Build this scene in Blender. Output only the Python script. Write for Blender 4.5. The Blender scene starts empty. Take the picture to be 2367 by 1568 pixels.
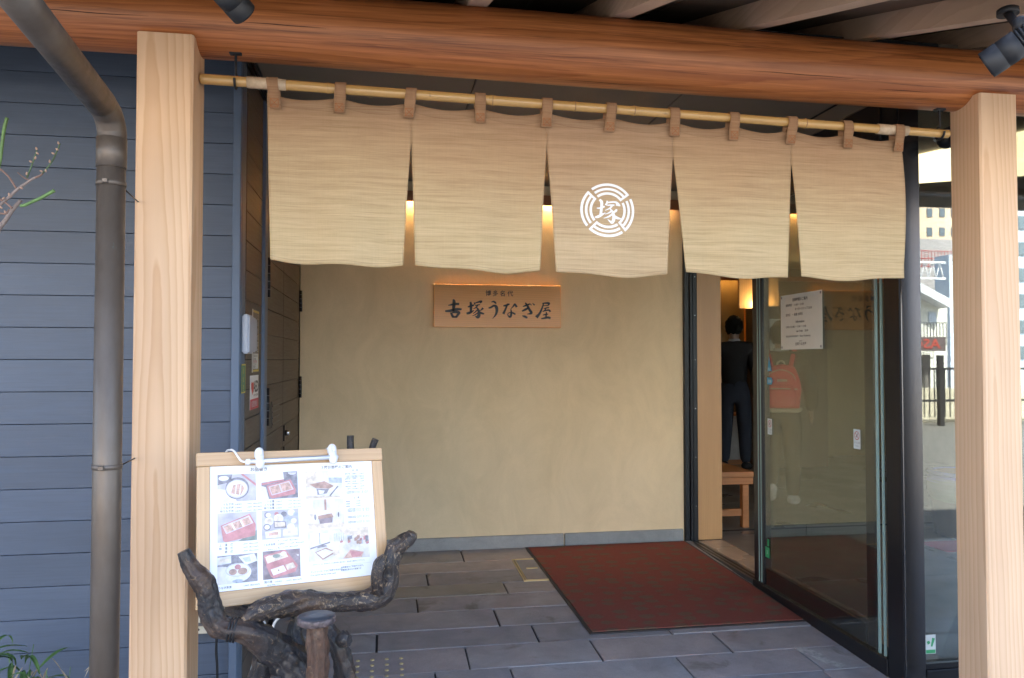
import bpy, bmesh, math, random
from mathutils import Vector, Matrix, noise
R = math.radians
random.seed(7)
scene = bpy.context.scene
col = scene.collection

# ------------------------------------------------------------------ camera, sky, sun, exposure
CAM_H, YAW, PITCH, FPX, CX, CY = 1.3, R(9.37), math.atan(48/1775), 1775.0, 1183.5, 783.5
cam_d = bpy.data.cameras.new('camera'); cam = bpy.data.objects.new('camera', cam_d); col.objects.link(cam)
cam.location = (0, 0, CAM_H); cam.rotation_euler = (R(90)+PITCH, 0, -YAW)
cam_d.sensor_width = 36; cam_d.lens = 27; cam_d.clip_start = 0.05; cam_d.clip_end = 600
scene.camera = cam
SUN_EL, SUN_AZ = R(54), R(18)          # azimuth from +Y towards +X: the sun stands behind the restaurant
world = bpy.data.worlds.new('World'); scene.world = world; world.use_nodes = True
wn = world.node_tree; wn.nodes.clear()
sky = wn.nodes.new('ShaderNodeTexSky'); sky.sky_type = 'NISHITA'; sky.sun_disc = False
sky.sun_elevation = SUN_EL; sky.sun_rotation = SUN_AZ; sky.dust_density = 2.5; sky.air_density = 1.0
bg = wn.nodes.new('ShaderNodeBackground'); bg.inputs['Strength'].default_value = 0.15
wo = wn.nodes.new('ShaderNodeOutputWorld')
wn.links.new(sky.outputs[0], bg.inputs[0]); wn.links.new(bg.outputs[0], wo.inputs[0])
sun_d = bpy.data.lights.new('sun', 'SUN'); sun_d.energy = 5.0; sun_d.angle = R(0.5); sun_d.color = (1, .96, .90)
sun = bpy.data.objects.new('sun', sun_d); col.objects.link(sun)
sun.rotation_euler = Vector((math.sin(SUN_AZ)*math.cos(SUN_EL), math.cos(SUN_AZ)*math.cos(SUN_EL), math.sin(SUN_EL))).to_track_quat('Z', 'Y').to_euler()
scene.view_settings.view_transform = 'Standard'; scene.view_settings.look = 'None'
scene.view_settings.gamma = 1; scene.view_settings.use_curve_mapping = False
scene.view_settings.exposure = 2.83
scene.render.engine = 'CYCLES'
scene.cycles.use_denoising = True
scene.cycles.max_bounces = 8; scene.cycles.diffuse_bounces = 4; scene.cycles.glossy_bounces = 4
scene.cycles.transparent_max_bounces = 12; scene.cycles.sample_clamp_indirect = 4
scene.cycles.caustics_reflective = False; scene.cycles.caustics_refractive = False

# ------------------------------------------------------------------ helpers
_cy, _sy, _cp, _sp = math.cos(YAW), math.sin(YAW), math.cos(PITCH), math.sin(PITCH)
Fv = Vector((_sy*_cp, _cy*_cp, _sp)); Rv = Vector((_cy, -_sy, 0)); Uv = Rv.cross(Fv)
def at(x, y, Y):                        # survey: a sight line meets the upright plane at distance Y
    d = Fv + Rv*(x-CX)/FPX - Uv*(y-CY)/FPX
    return Vector((0, 0, CAM_H)) + d*(Y/d.y)
def z6(x, y, Y): return at((440+.3993*x)/1.0815, (1070+.3993*y)/1.0815, Y)
def gz(Y): return -0.031*(5.26-Y)       # the paving falls gently towards the street
INV = {}
def thing(name, label, cat, loc=(0,0,0), rot=(0,0,0), group=None, kind=None):
    o = bpy.data.objects.new(name, None); col.objects.link(o); o.empty_display_size = .1
    o.location = loc; o.rotation_euler = rot
    if label: o['label'] = label
    if cat: o['category'] = cat
    if group: o['group'] = group
    if kind: o['kind'] = kind
    INV[o.name] = (Matrix.Translation(loc) @ __import__('mathutils').Euler(rot).to_matrix().to_4x4()).inverted()
    return o
def link(name, me, mat, parent=None, world=True, smooth=False, label=None, kind=None):
    o = bpy.data.objects.new(name, me); col.objects.link(o)
    if parent is not None:
        o.parent = parent
        if world and parent.name in INV: me.transform(INV[parent.name])
        INV[o.name] = INV.get(parent.name, Matrix.Identity(4))
    else: INV[o.name] = Matrix.Identity(4)
    if mat is not None:
        for m in (mat if isinstance(mat, (list, tuple)) else [mat]): me.materials.append(m)
    if smooth:
        for p in me.polygons: p.use_smooth = True
    if label: o['label'] = label
    if kind: o['kind'] = kind
    return o
def tag(o, label, cat, group=None, kind=None):
    o['label'] = label; o['category'] = cat
    if group: o['group'] = group
    if kind: o['kind'] = kind
    return o
def done(bm, name='m'):
    me = bpy.data.meshes.new(name); bm.normal_update(); bm.to_mesh(me); bm.free(); return me
def bx(bm, a, b, bev=0.0, mi=0):
    x0, y0, z0 = a; x1, y1, z1 = b
    t = bmesh.new()
    v = [t.verts.new(p) for p in ((x0,y0,z0),(x1,y0,z0),(x1,y1,z0),(x0,y1,z0),(x0,y0,z1),(x1,y0,z1),(x1,y1,z1),(x0,y1,z1))]
    for f in ((0,3,2,1),(4,5,6,7),(0,1,5,4),(1,2,6,5),(2,3,7,6),(3,0,4,7)): t.faces.new([v[i] for i in f])
    if bev: bmesh.ops.bevel(t, geom=t.edges[:], offset=bev, segments=1 if bev < .004 else 2, affect='EDGES')
    for f in t.faces: f.material_index = mi
    m = bpy.data.meshes.new('t'); t.to_mesh(m); t.free(); bm.from_mesh(m); bpy.data.meshes.remove(m)
    return bm
def box(name, a, b, mat, parent=None, bev=0.0, **k): return link(name, done(bx(bmesh.new(), a, b, bev), name), mat, parent, **k)
def quad(bm, pts, mi=0):
    f = bm.faces.new([bm.verts.new(p) for p in pts]); f.material_index = mi; return f
def crom(P, n=6):                        # smooth curve through points (x, y, z, r)
    out = []
    for i in range(len(P)-1):
        p0, p1, p2, p3 = P[max(i-1,0)], P[i], P[i+1], P[min(i+2,len(P)-1)]
        for k in range(n):
            t = k/n
            out.append([.5*((2*b)+(c-a)*t+(2*a-5*b+4*c-d)*t*t+(3*b-a-3*c+d)*t**3) for a,b,c,d in zip(p0,p1,p2,p3)])
    out.append(list(P[-1])); return out
def tube(bm, P, seg=12, n=5, smooth=True, bump=0.0, bs=30, cap=True, flat=1.0, ridge=0.0):
    run = 0.0
    Q = crom(P, n) if smooth and len(P) > 2 else [list(p) for p in P]
    rings = []; up = Vector((0,0,1)); prevx = None
    for i, q in enumerate(Q):
        p = Vector(q[:3]); a = Vector(Q[max(i-1,0)][:3]); b = Vector(Q[min(i+1,len(Q)-1)][:3]); d = (b-a).normalized()
        if prevx is None:
            x = d.cross(up if abs(d.z) < .9 else Vector((0,1,0))).normalized()
        else: x = (prevx - d*prevx.dot(d)).normalized()
        prevx = x; y = d.cross(x)
        ring = []
        for k in range(seg):
            an = 2*math.pi*k/seg; r = q[3]
            n_ = x*math.cos(an)+y*math.sin(an)*flat
            if bump:
                pp_ = (p+n_*r)*bs; r *= 1+bump*(noise.noise(pp_)+.5*noise.noise(pp_*2.3)+(.45*(1-2*abs(noise.noise(pp_*1.6+Vector((3,1,2))))) if bump > .09 else 0))
            if ridge: r *= 1+ridge*noise.noise((3.1*math.cos(an+run*5), 3.1*math.sin(an+run*5), run*9))+ridge*.6*noise.noise((7*math.cos(an+run*4), 7*math.sin(an+run*4), run*14+5))
            ring.append(bm.verts.new(p+n_*r))
        run += (b-a).length/2
        rings.append(ring)
    for a, b in zip(rings, rings[1:]):
        for k in range(seg): bm.faces.new((a[k], a[(k+1)%seg], b[(k+1)%seg], b[k])).smooth = True
    if cap: bm.faces.new(rings[0][::-1]); bm.faces.new(rings[-1])
    return bm
def pipe(name, P, mat, parent=None, **k):
    kk = {a: k.pop(a) for a in ('seg','n','smooth','bump','bs','cap','flat','ridge') if a in k}
    return link(name, done(tube(bmesh.new(), P, **kk), name), mat, parent, **k)
def lathe(bm, prof, c=(0,0,0), seg=32, M=None):
    rings = []
    for r, z in prof:
        ring = []
        for k in range(seg):
            a = 2*math.pi*k/seg; p = Vector((r*math.cos(a), r*math.sin(a), z))
            if M: p = M @ p
            ring.append(bm.verts.new(p+Vector(c)))
        rings.append(ring)
    for a, b in zip(rings, rings[1:]):
        for k in range(seg): bm.faces.new((a[k], a[(k+1)%seg], b[(k+1)%seg], b[k])).smooth = True
    bm.faces.new(rings[0][::-1]); bm.faces.new(rings[-1]); return bm
def brush(bm, strokes, f):               # flat brush strokes: polylines with a width at every point
    for st in strokes:
        Q = crom([(x, y, w, 0) for x, y, w in st], 5) if len(st) > 2 else [(*s, 0) for s in st]
        L = []; Rr = []
        for i, q in enumerate(Q):
            a = Q[max(i-1,0)]; b = Q[min(i+1,len(Q)-1)]; dx, dy = b[0]-a[0], b[1]-a[1]; l = math.hypot(dx, dy) or 1
            nx, ny = -dy/l, dx/l; w = q[2]/2
            L.append(bm.verts.new(f(q[0]+nx*w, q[1]+ny*w))); Rr.append(bm.verts.new(f(q[0]-nx*w, q[1]-ny*w)))
        for i in range(len(L)-1): bm.faces.new((L[i], L[i+1], Rr[i+1], Rr[i]))
    return bm
_tc = {}
def text_bm(bm, s, size, f, align='LEFT', mi=0, sx=1.0, bold=0):   # flat print in the built-in typeface; f maps (u, v) to a point
    key = (s, align)
    if key not in _tc:
        t = bpy.data.curves.new('t', 'FONT'); t.body = s; t.size = 1; t.align_x = align; t.resolution_u = 2; t.offset = bold
        o = bpy.data.objects.new('t', t); col.objects.link(o); bpy.context.view_layer.update()
        m = bpy.data.meshes.new_from_object(o.evaluated_get(bpy.context.evaluated_depsgraph_get()))
        _tc[key] = ([tuple(v.co) for v in m.vertices], [tuple(p.vertices) for p in m.polygons])
        bpy.data.objects.remove(o); bpy.data.curves.remove(t); bpy.data.meshes.remove(m)
    vs, fs = _tc[key]
    nv = [bm.verts.new(f(x*size*sx, y*size)) for x, y, z in vs]
    for p in fs:
        try: bm.faces.new([nv[i] for i in p]).material_index = mi
        except ValueError: pass
    return bm

# ------------------------------------------------------------------ materials
def srgb(r, g, b): return tuple(((c/255)/12.92 if c/255 <= .04045 else ((c/255+.055)/1.055)**2.4) for c in (r, g, b))
class NT:
    def __init__(s, name):
        s.m = bpy.data.materials.new(name); s.m.use_nodes = True; s.t = s.m.node_tree
        s.b = s.t.nodes['Principled BSDF']; s.out = s.t.nodes['Material Output']
    def n(s, typ, **k):
        x = s.t.nodes.new('ShaderNode'+typ)
        for a, v in k.items():
            if a in x.inputs: x.inputs[a].default_value = v
            else: setattr(x, a, v)
        return x
    def l(s, a, b): s.t.links.new(a, b)
    def coord(s, scale=(1,1,1), rot=(0,0,0), loc=(0,0,0), src='Object', rnd=0):
        tc = s.n('TexCoord'); mp = s.n('Mapping'); s.l(tc.outputs[src], mp.inputs[0])
        mp.inputs['Scale'].default_value = scale; mp.inputs['Rotation'].default_value = rot; mp.inputs['Location'].default_value = loc
        if rnd:
            oi = s.n('ObjectInfo'); vm = s.n('VectorMath', operation='MULTIPLY_ADD')
            mul = s.n('VectorMath', operation='SCALE'); mul.inputs[0].default_value = (rnd, rnd*.73, rnd*.41); s.l(oi.outputs['Random'], mul.inputs['Scale'])
            ad = s.n('VectorMath', operation='ADD'); s.l(mp.outputs[0], ad.inputs[0]); s.l(mul.outputs[0], ad.inputs[1]); return ad.outputs[0]
        return mp.outputs[0]
    def noise(s, vec, scale=5, detail=4, rough=.5, dist=0):
        x = s.n('TexNoise'); x.inputs['Scale'].default_value = scale; x.inputs['Detail'].default_value = detail
        x.inputs['Roughness'].default_value = rough; x.inputs['Distortion'].default_value = dist; s.l(vec, x.inputs['Vector']); return x.outputs['Fac']
    def ramp(s, fac, stops):
        x = s.n('ValToRGB'); e = x.color_ramp.elements
        while len(e) < len(stops): e.new(.5)
        for i, (p, c) in enumerate(stops):
            e[i].position = p; e[i].color = (*c, 1) if len(c) == 3 else c
        s.l(fac, x.inputs[0]); return x.outputs[0]
    def mix(s, fac, a, b, mode='MIX'):
        x = s.n('Mix', data_type='RGBA', blend_type=mode)
        for v, i in ((fac, 0), (a, 6), (b, 7)):
            if isinstance(v, (int, float)): x.inputs[i].default_value = v
            elif isinstance(v, tuple): x.inputs[i].default_value = (*v, 1)
            else: s.l(v, x.inputs[i])
        return x.outputs[2]
    def math(s, op, a, b=0.0):
        x = s.n('Math', operation=op)
        for v, i in ((a, 0), (b, 1)):
            if isinstance(v, (int, float)): x.inputs[i].default_value = v
            else: s.l(v, x.inputs[i])
        return x.outputs[0]
    def bump(s, h, strength=.3, dist=.002):
        x = s.n('Bump'); x.inputs['Strength'].default_value = strength; x.inputs['Distance'].default_value = dist
        s.l(h, x.inputs['Height']); s.l(x.outputs[0], s.b.inputs['Normal'])
    def col(s, c):
        if isinstance(c, tuple): s.b.inputs['Base Color'].default_value = (*c, 1)
        else: s.l(c, s.b.inputs['Base Color'])
    def rough(s, r):
        if isinstance(r, (int, float)): s.b.inputs['Roughness'].default_value = r
        else: s.l(r, s.b.inputs['Roughness'])

def plain(name, c, rough=.5, metal=0, var=.12, scale=8, bump=0, bscale=60, stretch=(1,1,1), spec=.5, rnd=0, objvar=0):
    n = NT(name); v = n.coord(stretch, rnd=rnd); f = n.noise(v, scale, 5, .6)
    c1 = tuple(min(1, x*(1-var)) for x in c); c2 = tuple(min(1, x*(1+var)) for x in c)
    cc = n.ramp(f, [(.3, c1), (.7, c2)])
    if objvar:
        oi = n.n('ObjectInfo'); k = n.ramp(oi.outputs['Random'], [(0, (1-objvar,)*3), (1, (1+objvar,)*3)]); cc = n.mix(1.0, cc, k, 'MULTIPLY')
    n.col(cc); n.rough(rough); n.b.inputs['Metallic'].default_value = metal; n.b.inputs['Specular IOR Level'].default_value = spec
    if bump: n.bump(n.noise(n.coord(stretch), bscale, 4, .6), bump, .002)
    return n.m

def wood(name, light, dark, axis='Z', ringscale=14, tilt=(2.2, 1.4), loc=(.04, .09, 0), rough=.5, contrast=.55, fibre=.35, coat=0, rnd=0, bump=.15, streak=0):
    n = NT(name)
    i = 'XYZ'.index(axis)
    rot = [0, 0, 0]; o = [k for k in range(3) if k != i]; rot[o[0]] = R(tilt[0]); rot[o[1]] = R(tilt[1])
    v = n.coord((1,1,1), tuple(rot), loc, rnd=rnd)
    st = [3.0]*3; st[i] = .55
    wv = n.n('Mapping'); n.l(v, wv.inputs[0]); wv.inputs['Scale'].default_value = st
    nz = n.n('TexNoise'); nz.inputs['Scale'].default_value = 1.6; nz.inputs['Detail'].default_value = 2; n.l(wv.outputs[0], nz.inputs['Vector'])
    sub = n.n('VectorMath', operation='SUBTRACT'); n.l(nz.outputs['Color'], sub.inputs[0]); sub.inputs[1].default_value = (.5,.5,.5)
    sc = n.n('VectorMath', operation='SCALE'); n.l(sub.outputs[0], sc.inputs[0]); sc.inputs['Scale'].default_value = .05
    ad = n.n('VectorMath', operation='ADD'); n.l(v, ad.inputs[0]); n.l(sc.outputs[0], ad.inputs[1])
    w = n.n('TexWave', wave_type='RINGS', rings_direction=axis, wave_profile='SAW'); n.l(ad.outputs[0], w.inputs['Vector'])
    w.inputs['Scale'].default_value = ringscale; w.inputs['Distortion'].default_value = .6; w.inputs['Detail'].default_value = 1; w.inputs['Detail Scale'].default_value = 1
    fs = [240]*3; fs[i] = 5
    fib = n.noise(n.coord(tuple(fs), rnd=rnd), 1, 3, .7)
    bs = [7]*3; bs[i] = .9
    blotch = n.noise(n.coord(tuple(bs), rnd=rnd), 1, 3, .6)
    mid = tuple((a+b)/2 for a, b in zip(light, dark))
    ring = n.ramp(w.outputs['Fac'], [(0, light), (.55, tuple(a*.6+b*.4 for a,b in zip(light, mid))), (.9, tuple(a*(1-contrast)+b*contrast for a,b in zip(light, dark))), (1, light)])
    c = n.mix(n.math('MULTIPLY', fib, fibre), ring, dark)
    c = n.mix(1.0, c, n.ramp(blotch, [(.25, (.86,.84,.82)), (.75, (1.08,1.08,1.08))]), 'MULTIPLY')
    if streak:
        ss = [26]*3; ss[i] = .5; sn = n.noise(n.coord(tuple(ss), rnd=rnd), 1, 5, .75, .3)
        c = n.mix(n.ramp(sn, [(.53, (0,0,0)), (.60, (streak,)*3), (.62, (0,0,0))]), c, tuple(x*.45 for x in dark))
        s2 = [40]*3; s2[i] = .8; sn2 = n.noise(n.coord(tuple(s2), rnd=rnd, loc=(3,2,1)), 1, 4, .7)
        c = n.mix(n.ramp(sn2, [(.45, (0,0,0)), (.7, (streak*.55,)*3)]), c, tuple(min(1, x*1.7+.03) for x in light))
    n.col(c); n.rough(rough); n.bump(n.math('ADD', n.math('MULTIPLY', fib, .6), n.math('MULTIPLY', w.outputs['Fac'], .25)), bump, .001)
    n.b.inputs['Coat Weight'].default_value = coat; n.b.inputs['Coat Roughness'].default_value = .25
    return n.m

def emit(name, c, s):
    n = NT(name); n.col((0,0,0)); n.b.inputs['Emission Color'].default_value = (*c, 1); n.b.inputs['Emission Strength'].default_value = s; return n.m
def glass(name, k=2.2, tint=(.62,.66,.6), base=0.0, rough=0.0):
    n = NT(name); n.t.nodes.remove(n.b)
    fr = n.n('Fresnel'); fr.inputs['IOR'].default_value = 1.5
    f = n.n('Math', operation='MULTIPLY_ADD', use_clamp=True); n.l(fr.outputs[0], f.inputs[0]); f.inputs[1].default_value = k; f.inputs[2].default_value = base
    t = n.n('BsdfTransparent'); t.inputs[0].default_value = (*tint, 1)
    g = n.n('BsdfGlossy'); g.inputs['Roughness'].default_value = rough; g.inputs['Color'].default_value = (.95,1,.97,1)
    m = n.n('MixShader'); n.l(f.outputs[0], m.inputs[0]); n.l(t.outputs[0], m.inputs[1]); n.l(g.outputs[0], m.inputs[2]); n.l(m.outputs[0], n.out.inputs[0])
    return n.m

POST = wood('cedar_post', (.75,.515,.325), (.57,.31,.155), 'Z', 17, (1.5,.8), (.0,.084,0), .6, .6, .22)
POST_R = wood('cedar_post_right', (.76,.53,.345), (.58,.33,.175), 'Z', 17, (-1.3,1.2), (.015,.068,.3), .6, .55, .22)
LOG = wood('cedar_log', (.52,.19,.055), (.24,.06,.016), 'X', 22, (1.6,.9), (0,.03,.05), .42, .7, .6, coat=.1, bump=.4, streak=.7)
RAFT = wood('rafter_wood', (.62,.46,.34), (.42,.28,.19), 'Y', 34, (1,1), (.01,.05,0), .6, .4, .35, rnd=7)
PANELW = wood('maple_panel', (.56,.33,.15), (.42,.21,.08), 'Z', 30, (1,1), (.3,.2,0), .35, .3, .3)
SIGNW = wood('sign_wood', (.92,.46,.14), (.64,.26,.07), 'X', 26, (3,1), (0,.02,.05), .3, .4, .25, coat=.2)
FRAMEW = wood('frame_wood', (.60,.40,.22), (.43,.24,.10), 'X', 22, (1,1), (0,.02,.03), .4, .35, .3, coat=.2)
FRAMEV = wood('frame_wood_upright', (.60,.40,.22), (.43,.24,.10), 'Z', 22, (1,1), (0,.02,.03), .4, .35, .3, coat=.2)
BENCHW = wood('bench_wood', (.47,.20,.07), (.30,.10,.03), 'X', 22, (1,1), (0,.02,.03), .35, .4, .3)
RAILW = wood('rail_wood', (.40,.16,.06), (.22,.07,.02), 'X', 30, (1,1), (0,.02,.03), .4, .4, .3)

def siding_mat(name, c, rough=.55, along='X'):
    n = NT(name); st = (1.2,1.2,40) ; 
    v = n.coord(st, rnd=9); g = n.noise(v, 3.2, 6, .65, 1.2); b = n.noise(n.coord((1,1,3), rnd=5), 2.2, 3)
    oi = n.n('ObjectInfo')
    k = n.ramp(oi.outputs['Random'], [(0, (.9,)*3), (1, (1.1,)*3)])
    cc = n.ramp(g, [(.3, tuple(x*.84 for x in c)), (.52, c), (.75, tuple(x*1.14 for x in c))])
    cc = n.mix(1.0, cc, k, 'MULTIPLY'); cc = n.mix(1.0, cc, n.ramp(b, [(.3, (.92,)*3), (.7, (1.06,)*3)]), 'MULTIPLY')
    n.col(cc); n.rough(n.ramp(g, [(.3, (rough-.08,)*3), (.7, (rough+.08,)*3)])); n.bump(g, .35, .0012); return n.m
SIDING = siding_mat('slate_siding', (.072,.096,.140))
SIDING2 = siding_mat('grey_brown_siding', (.080,.068,.058))
TRIM = plain('slate_trim', (.10,.14,.205), .5, var=.05, scale=3)
GAP = plain('joint_shadow', (.02,.02,.022), .9)

def plaster():
    n = NT('ochre_plaster'); v = n.coord()
    f = n.noise(n.coord((1,1,1)), 170, 3, .7); b = n.noise(n.coord((1,1,.45)), 1.7, 5, .6, .4); s = n.noise(n.coord((1.6,1.6,.9)), 2.6, 6, .7, .8)
    c = n.ramp(b, [(.3, (.68,.53,.325)), (.7, (.75,.595,.38))])
    c = n.mix(1.0, c, n.ramp(s, [(.35, (.93,.93,.92)), (.65, (1.04,1.04,1.04))]), 'MULTIPLY')
    c = n.mix(1.0, c, n.ramp(f, [(.3, (.93,)*3), (.7, (1.05,)*3)]), 'MULTIPLY')
    n.col(c); n.rough(.9); n.bump(n.math('ADD', f, n.math('MULTIPLY', n.noise(v, 40, 4, .6), .8)), .45, .002); return n.m
PLASTER = plaster()
def stone(name, a, b, rough=.6, stain=True, rnd=6, grain=220, objvar=.17):
    n = NT(name); v = n.coord(rnd=rnd); g = n.noise(v, grain, 3, .8); m = n.noise(v, 7, 6, .65, .3); big = n.noise(v, 2.2, 3, .5)
    oi = n.n('ObjectInfo')
    c = n.ramp(m, [(.3, a), (.7, b)])
    tint = n.ramp(oi.outputs['Random'], [(0, (1-objvar,1-objvar,1-objvar*.8)), (.35, (1.0,.98,1.0)), (.55, (1+objvar*.9,1+objvar*.35,1+objvar*.2)), (.75, (1-objvar*.3,1-objvar*.2,1)), (1, (1+objvar,1+objvar,1+objvar))])
    c = n.mix(1.0, c, tint, 'MULTIPLY'); c = n.mix(1.0, c, n.ramp(g, [(.25, (.8,)*3), (.75, (1.15,)*3)]), 'MULTIPLY')
    if stain:
        st = n.noise(v, 3.1, 5, .6, .8); c = n.mix(n.ramp(st, [(.60, (0,0,0)), (.68, (.6,)*3)]), c, (.075,.062,.05))
    n.col(c); n.rough(n.ramp(big, [(.3, (rough-.12,)*3), (.7, (rough+.15,)*3)])); n.bump(n.math('ADD', n.math('MULTIPLY', g, .5), m), .5, .0025); return n.m
PAVER = stone('paver_stone', (.175,.178,.192), (.265,.265,.28))
PAVER_D = stone('dark_paver_stone', (.15,.145,.135), (.20,.19,.175))
BASESTONE = stone('base_stone', (.22,.235,.23), (.31,.325,.315), .6, False)
GRANITE = stone('threshold_granite', (.30,.235,.19), (.40,.33,.27), .22, False, grain=160, objvar=.02)
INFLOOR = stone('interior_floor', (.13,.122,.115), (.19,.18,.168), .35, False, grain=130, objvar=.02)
MORTAR = plain('mortar_bed', (.035,.035,.037), .95, bump=.4)
ASPHALT = plain('asphalt', (.12,.113,.10), .9, var=.25, scale=30, bump=.4, bscale=300)
FOREGROUND = stone('pavement_concrete', (.24,.23,.21), (.30,.29,.27), .8, True)
BLACKM = plain('black_anodised_metal', (.010,.010,.012), .35, .0, spec=.35, var=.2, scale=3)
BLACKM2 = plain('brushed_dark_metal', (.10,.10,.105), .24, .9, var=.08, scale=2, stretch=(1,1,.2))
ALU = plain('dark_aluminium', (.16,.165,.18), .35, .8, var=.05)
BLACKP = plain('black_paint', (.009,.009,.011), .6, var=.1)
RUBBER = plain('black_rubber', (.02,.02,.022), .7)
WHITEP = plain('white_plastic', (.74,.75,.77), .35, var=.03)
CREAM = plain('cream_plastic', (.62,.58,.46), .5, var=.04)
PAPER = plain('printed_paper', (.80,.82,.86), .35, var=.015)
PAPER2 = plain('notice_paper', (.62,.62,.57), .6, var=.04)
INK = plain('black_ink', (.015,.015,.015), .45)
INKG = plain('grey_ink', (.16,.15,.17), .5)
INKR = plain('red_ink', (.40,.05,.05), .5)
SIGNINK = plain('sign_black_paint', (.012,.011,.010), .35)
PRINTW = plain('white_dye', (.80,.80,.82), .85, var=.02, scale=300)
BRASS = plain('brass_strip', (.55,.45,.25), .4, .7)
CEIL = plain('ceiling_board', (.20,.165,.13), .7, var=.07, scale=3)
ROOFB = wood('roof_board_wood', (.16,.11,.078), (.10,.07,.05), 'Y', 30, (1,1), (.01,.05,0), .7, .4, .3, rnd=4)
CHROME = plain('steel', (.6,.6,.6), .25, .95, var=.03)
GLASS_DOOR = glass('door_glass', .24, (.91,.925,.915))
GLASS_WALL = glass('front_glass', .7, (.88,.90,.88), .05)
GREENEDGE = plain('glass_edge', (.25,.36,.34), .15, spec=.8, var=.05)

def bronze():
    n = NT('bronze_pipe'); v = n.coord((1,1,.35)); a = n.noise(v, 9, 5, .6); b = n.noise(n.coord((1,1,.5)), 30, 5, .7)
    c = n.ramp(a, [(.3, (.095,.070,.052)), (.6, (.14,.112,.090)), (.8, (.18,.155,.135))])
    c = n.mix(n.ramp(b, [(.66, (0,0,0)), (.76, (.55,)*3)]), c, (.16,.27,.24))
    n.col(c); n.rough(n.ramp(b, [(.3, (.34,)*3), (.7, (.55,)*3)])); n.b.inputs['Metallic'].default_value = .35; n.bump(a, .08, .001); return n.m
BRONZE = bronze()
def bamboo():
    n = NT('bamboo_cane'); a = n.noise(n.coord((1.5,60,60)), 1, 4, .6); b = n.noise(n.coord(), 28, 3)
    c = n.ramp(a, [(.3, (.44,.245,.075)), (.7, (.60,.37,.135))]); c = n.mix(n.ramp(b, [(.7, (0,0,0)), (.76, (.5,)*3)]), c, (.16,.08,.03))
    n.col(c); n.rough(.24); n.b.inputs['Coat Weight'].default_value = .4; return n.m
BAMBOO = bamboo()
BAMBOO_N = plain('bamboo_joint', (.27,.14,.05), .5)
def linen(name, top, bot, tabs=False):
    n = NT(name)
    slub = n.noise(n.coord((4.5,4.5,230)), 1, 5, .8, .35); slub2 = n.noise(n.coord((2.6,2.6,62)), 1, 5, .7, .5); warp = n.noise(n.coord((420,420,2.5)), 1, 2, .7)
    weave = n.noise(n.coord((700,700,700)), 1, 2, .6)
    if tabs: base = n.mix(.5, top, top)
    else:
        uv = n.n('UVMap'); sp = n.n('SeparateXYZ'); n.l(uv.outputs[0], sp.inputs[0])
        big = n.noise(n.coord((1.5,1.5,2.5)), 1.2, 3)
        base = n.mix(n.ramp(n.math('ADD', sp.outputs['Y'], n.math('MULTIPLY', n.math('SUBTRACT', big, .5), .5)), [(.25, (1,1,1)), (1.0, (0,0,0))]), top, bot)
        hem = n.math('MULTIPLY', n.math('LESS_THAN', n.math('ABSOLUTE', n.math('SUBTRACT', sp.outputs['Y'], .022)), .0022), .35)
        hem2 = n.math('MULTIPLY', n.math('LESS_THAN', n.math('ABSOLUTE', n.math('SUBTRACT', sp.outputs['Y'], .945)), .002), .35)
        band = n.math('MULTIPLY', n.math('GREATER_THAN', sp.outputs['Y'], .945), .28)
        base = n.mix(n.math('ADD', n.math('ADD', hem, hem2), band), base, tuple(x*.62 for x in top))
    c = n.mix(1.0, base, n.ramp(slub, [(.26, (.74,.69,.63)), (.5, (1,1,1)), (.75, (1.12,1.12,1.10))]), 'MULTIPLY')
    c = n.mix(1.0, c, n.ramp(slub2, [(.3, (.85,.82,.79)), (.6, (1.04,1.04,1.04))]), 'MULTIPLY')
    c = n.mix(1.0, c, n.ramp(warp, [(.3, (.97,.97,.965)), (.7, (1.03,1.03,1.03))]), 'MULTIPLY')
    n.col(c); n.rough(.95); n.b.inputs['Specular IOR Level'].default_value = .1
    n.bump(n.math('ADD', slub, n.math('ADD', warp, weave)), .3, .001)
    tr = n.n('BsdfTranslucent'); n.l(c, tr.inputs[0]); mx = n.n('MixShader'); mx.inputs[0].default_value = .22
    n.l(n.b.outputs[0], mx.inputs[1]); n.l(tr.outputs[0], mx.inputs[2])
    n.l(mx.outputs[0], n.out.inputs[0])
    return n.m
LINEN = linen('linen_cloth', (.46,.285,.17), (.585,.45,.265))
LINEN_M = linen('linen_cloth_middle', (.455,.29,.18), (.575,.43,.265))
TABL = linen('linen_tab', (.42,.245,.14), (.42,.245,.14), True)
def driftwood(name, dark, light, thr=.60):  # lacquered, knotted, pale streaks
    n = NT(name); v = n.coord(); a = n.noise(v, 14, 6, .7, 1.5); b = n.noise(v, 24, 6, .72, 4.5); g = n.noise(v, 5, 3)
    c = n.ramp(a, [(.35, dark), (.65, tuple(x*2.2 for x in dark))])
    c = n.mix(n.ramp(b, [(thr, (0,0,0)), (thr+.1, (.85,)*3)]), c, light)
    c = n.mix(n.ramp(g, [(.56, (0,0,0)), (.72, (.6,)*3)]), c, (.13,.06,.022))
    n.col(c); n.rough(n.ramp(b, [(.3, (.26,)*3), (.7, (.5,)*3)])); n.b.inputs['Coat Weight'].default_value = .35; n.b.inputs['Coat Roughness'].default_value = .3
    n.bump(n.math('ADD', a, n.math('MULTIPLY', b, .8)), 1.0, .009); return n.m
DRIFT = driftwood('dark_driftwood', (.012,.010,.011), (.34,.22,.12), .585)
DRIFT_L = driftwood('streaked_driftwood', (.022,.015,.013), (.44,.30,.17), .54)
DRIFT_B = driftwood('brown_trunk', (.055,.026,.014), (.5,.36,.2), .63)
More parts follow.
